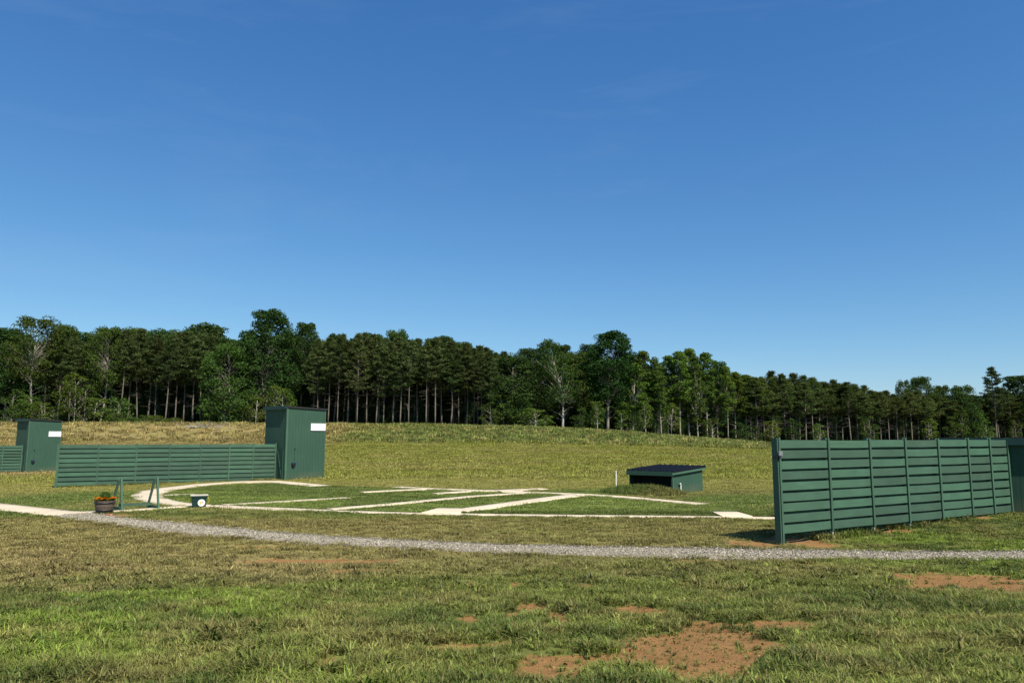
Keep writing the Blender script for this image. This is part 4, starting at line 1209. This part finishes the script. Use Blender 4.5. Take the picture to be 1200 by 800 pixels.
for px in (140, 160, 178, 196, 214, 230, 250):
    tree('pine', px, 388 + rp.uniform(-4, 8), 'pine half hidden behind the front row above the middle fence', G2, rp.uniform(6, 11), 5.6, r=rp)
# oaks showing their tops above the plantation
row = []
for px, top, w in ((388, 393, 5), (405, 401, 5), (433, 391, 6), (465, 386, 6.5), (483, 397, 7), (502, 398, 6), (518, 396, 6), (535, 402, 6.5), (549, 402, 7), (566, 408, 7), (584, 414, 7)):
    row.append(tree('oak', px, top, 'oak whose crown tops out above the plantation pines', 'oaks behind the plantation', 17 + rp.uniform(-2, 3), w, r=rp))
row_labels(row, '%s oak crown from the left topping out above the plantation pines')
for px, top, w in ((20, 392, 8), (88, 390, 7), (106, 384, 7), (130, 391, 7), (176, 387, 8), (206, 386, 8), (290, 392, 8), (336, 392, 7), (368, 398, 6), (611, 418, 8), (645, 404, 7), (680, 412, 8), (690, 405, 7), (735, 415, 7)):
    tree('oak', px, top, 'oak in the second row of the wood, mostly hidden by nearer trees', 'oaks deeper in the wood', 13 + rp.uniform(-2, 4), w, r=rp)
# scrub pines on the right
x = 888.0; row = []
while x < 1215:
    top = np.interp(x, [888, 905, 950, 1000, 1040, 1080, 1130, 1215], [440, 438, 442, 450, 459, 460, 463, 462]) + rp.uniform(-4, 7)
    row.append(tree('scrub', x, top, 'pine', 'scrub pines above the right fence', rp.uniform(-3, 3), rp.uniform(6, 8), r=rp))
    x += rp.uniform(6.5, 10)
row_labels(row, 'feathery scrub pine, %s from the left in the front row above right fence')
x = 880.0
while x < 1240:
    top = np.interp(x, [888, 905, 950, 1000, 1040, 1080, 1130, 1215], [438, 436, 440, 448, 457, 458, 460, 458]) + rp.uniform(-2, 8)
    tree('scrub', x, top, 'feathery scrub pine half hidden behind the front row above right fence', 'scrub pines above the right fence', 8 + rp.uniform(-2, 4), rp.uniform(6, 8), r=rp)
    x += rp.uniform(10, 16)
# understorey
row = []
for px, top, w, k in ((12, 455, 4.5, 'sapling'), (28, 462, 4, 'sapling'), (48, 470, 4, 'sapling'), (62, 475, 4, 'sapling'), (86, 437, 5, 'sapling'), (97, 450, 4.5, 'sapling'), (110, 466, 4.5, 'sapling')):
    row.append(tree(k, px, top, 'light green sapling at the wood edge behind the far tower', 'saplings behind the far tower', -4 + rp.uniform(-1.5, 1), w, r=rp))
row_labels(row, 'light green sapling, %s from the left at the wood edge behind far tower')
row = []
for px, top, w in ((138, 466, 5), (170, 486, 3.6), (183, 487, 3.4), (132, 480, 3.5), (203, 489, 3), (150, 488, 3)):
    row.append(tree('bush', px, top, 'leafy bush under the pines left of the tall tower', 'bushes left of the tall tower', -5 + rp.uniform(-1, 1), w, r=rp))
row_labels(row, 'leafy bush, %s from the left under the pines above middle fence')
row = []
for px, top, w in ((245, 468, 4), (262, 462, 4.4), (288, 458, 4), (299, 464, 3.4), (330, 455, 4), (322, 450, 3.4)):
    row.append(tree('sapling', px, top, 'leafy sapling at the foot of the oaks around the tall tower', 'saplings round the tall tower', -5 + rp.uniform(-1, 1), w, r=rp))
row_labels(row, 'leafy sapling, %s from the left at the foot of oaks around tall tower')
row = []
for px, top, w in ((575, 470, 4), (590, 462, 4.4), (610, 466, 4), (742, 468, 3), (757, 462, 3.2), (772, 470, 3), (787, 472, 3), (728, 480, 2.6), (680, 478, 3)):
    row.append(tree('sapling', px, top, 'thin sapling among the trunks of the middle wood', 'saplings of the middle wood', -2.5 + rp.uniform(-1.5, 1.5), w, r=rp))
row_labels(row, 'thin sapling, %s from the left among the trunks of the middle wood')
row = []
for px, top, w in ((866, 495, 4), (884, 500, 3.5), (835, 490, 3.5), (905, 492, 3.5), (930, 490, 4), (1020, 487, 4), (1120, 488, 5), (1128, 480, 4), (1143, 484, 5), (1155, 492, 4), (1190, 488, 4), (1088, 490, 4), (960, 496, 3)):
    row.append(tree('sapling', px, top, 'pale sapling in the dark wood edge on the right', 'saplings of the right wood', -3 + rp.uniform(-2, 1), w, r=rp))
row_labels(row, 'pale sapling, %s from the left in the dark wood edge on the right')

# brush pile at the wood's edge behind the middle fence
g = ground(236, 501)
T = thing('brush_pile', 'grey pile of cut branches and rocks at the wood edge', 'brush pile', (g.x, g.y, g.z))
rr = np.random.default_rng(91)
for i in range(34):
    a = rr.uniform(0, 6.28); p0 = np.array([rr.normal(0, 1.3), rr.normal(0, .5), rr.uniform(.05, .6)]); Lq = rr.uniform(.5, 1.5)
    e = p0 + np.array([math.cos(a) * Lq, math.sin(a) * Lq * .5, rr.uniform(-.2, .3)])
    bb = MB(); limb(bb, p0, e, .06, .02, rr, 5, .02); bb.obj('branch', B_grey, T)
for i in range(10):
    o = link('rock', ss[i % 5][0].copy(), T, (rr.normal(0, 2.2), rr.normal(-.4, .3), .1)); o.data.materials.clear(); o.data.materials.append(B_grey); q = rr.uniform(.12, .3); o.scale = (q, q, q)

# the depth of the wood behind, one mass
def joined(kind, i):
    tm, cm, H, W = TV[kind][i]
    a = np.empty(len(tm.vertices) * 3, np.float32); tm.vertices.foreach_get('co', a)
    return tm, cm
fs = []
for kind, i in (('oak', 0), ('oak', 1), ('oak', 2), ('pine', 0), ('pine', 1), ('scrub', 0), ('oaklow', 1)):
    fs += [(TV[kind][i][0], None), (TV[kind][i][1], None)]
Hs = [18, 18, 18, 19, 19, 15, 14]
X, Y, HH = [], [], []
for row in range(9):
    px = -330.0
    while px < 1520:
        Yv = dline(px) + 22 + row * 6 + rng.uniform(-2.5, 2.5); X.append((px - 600) / 880 * Yv); Y.append(Yv)
        tp = np.interp(px, [-300, 300, 560, 620, 700, 850, 900, 1050, 1500], [400, 396, 412, 424, 420, 436, 446, 466, 468]) + rng.uniform(0, 14)
        HH.append(max(6, at_y(px, tp, Yv).z - float(zfun(X[-1], Yv))))
        px += rng.uniform(18, 30)
for px in list(np.arange(-300, -6, 14)) + list(np.arange(1216, 1500, 14)):     # the wood's edge past both sides of the picture
    Yv = dline(px) + rng.uniform(-2, 9); X.append((px - 600) / 880 * Yv); Y.append(Yv)
    HH.append(max(6, at_y(px, (388 if px < 0 else 456) + rng.uniform(-8, 10), Yv).z - float(zfun(X[-1], Yv))))
NB = len(X)
for row in range(6):
    px = -330.0
    while px < 1520:
        Yv = dline(px) + 10 + row * 11 + rng.uniform(-3, 3); X.append((px - 600) / 880 * Yv); Y.append(Yv); HH.append(rng.uniform(4.5, 7.5)); px += rng.uniform(14, 24)
X = np.array(X); Y = np.array(Y); HH = np.array(HH); n = len(X)
ki = rng.integers(0, 7, n); ki = np.where((X > 45), rng.choice([0, 5, 5, 6], n), ki)
ki = np.where(np.arange(n) >= NB, 6, ki)
s = HH / np.array(Hs)[ki]; rot = np.column_stack([np.zeros((n, 2)), rng.uniform(0, 6.283, n)]); P = np.column_stack([X, Y, zfun(X, Y) - .05])
scl = np.column_stack([s * 1.1, s * 1.1, s])
scatter('deep_wood', np.concatenate([P, P]), np.concatenate([rot, rot]), np.concatenate([scl, scl]), np.ones((2 * n, 3)), np.concatenate([ki * 2, ki * 2 + 1]), fs)
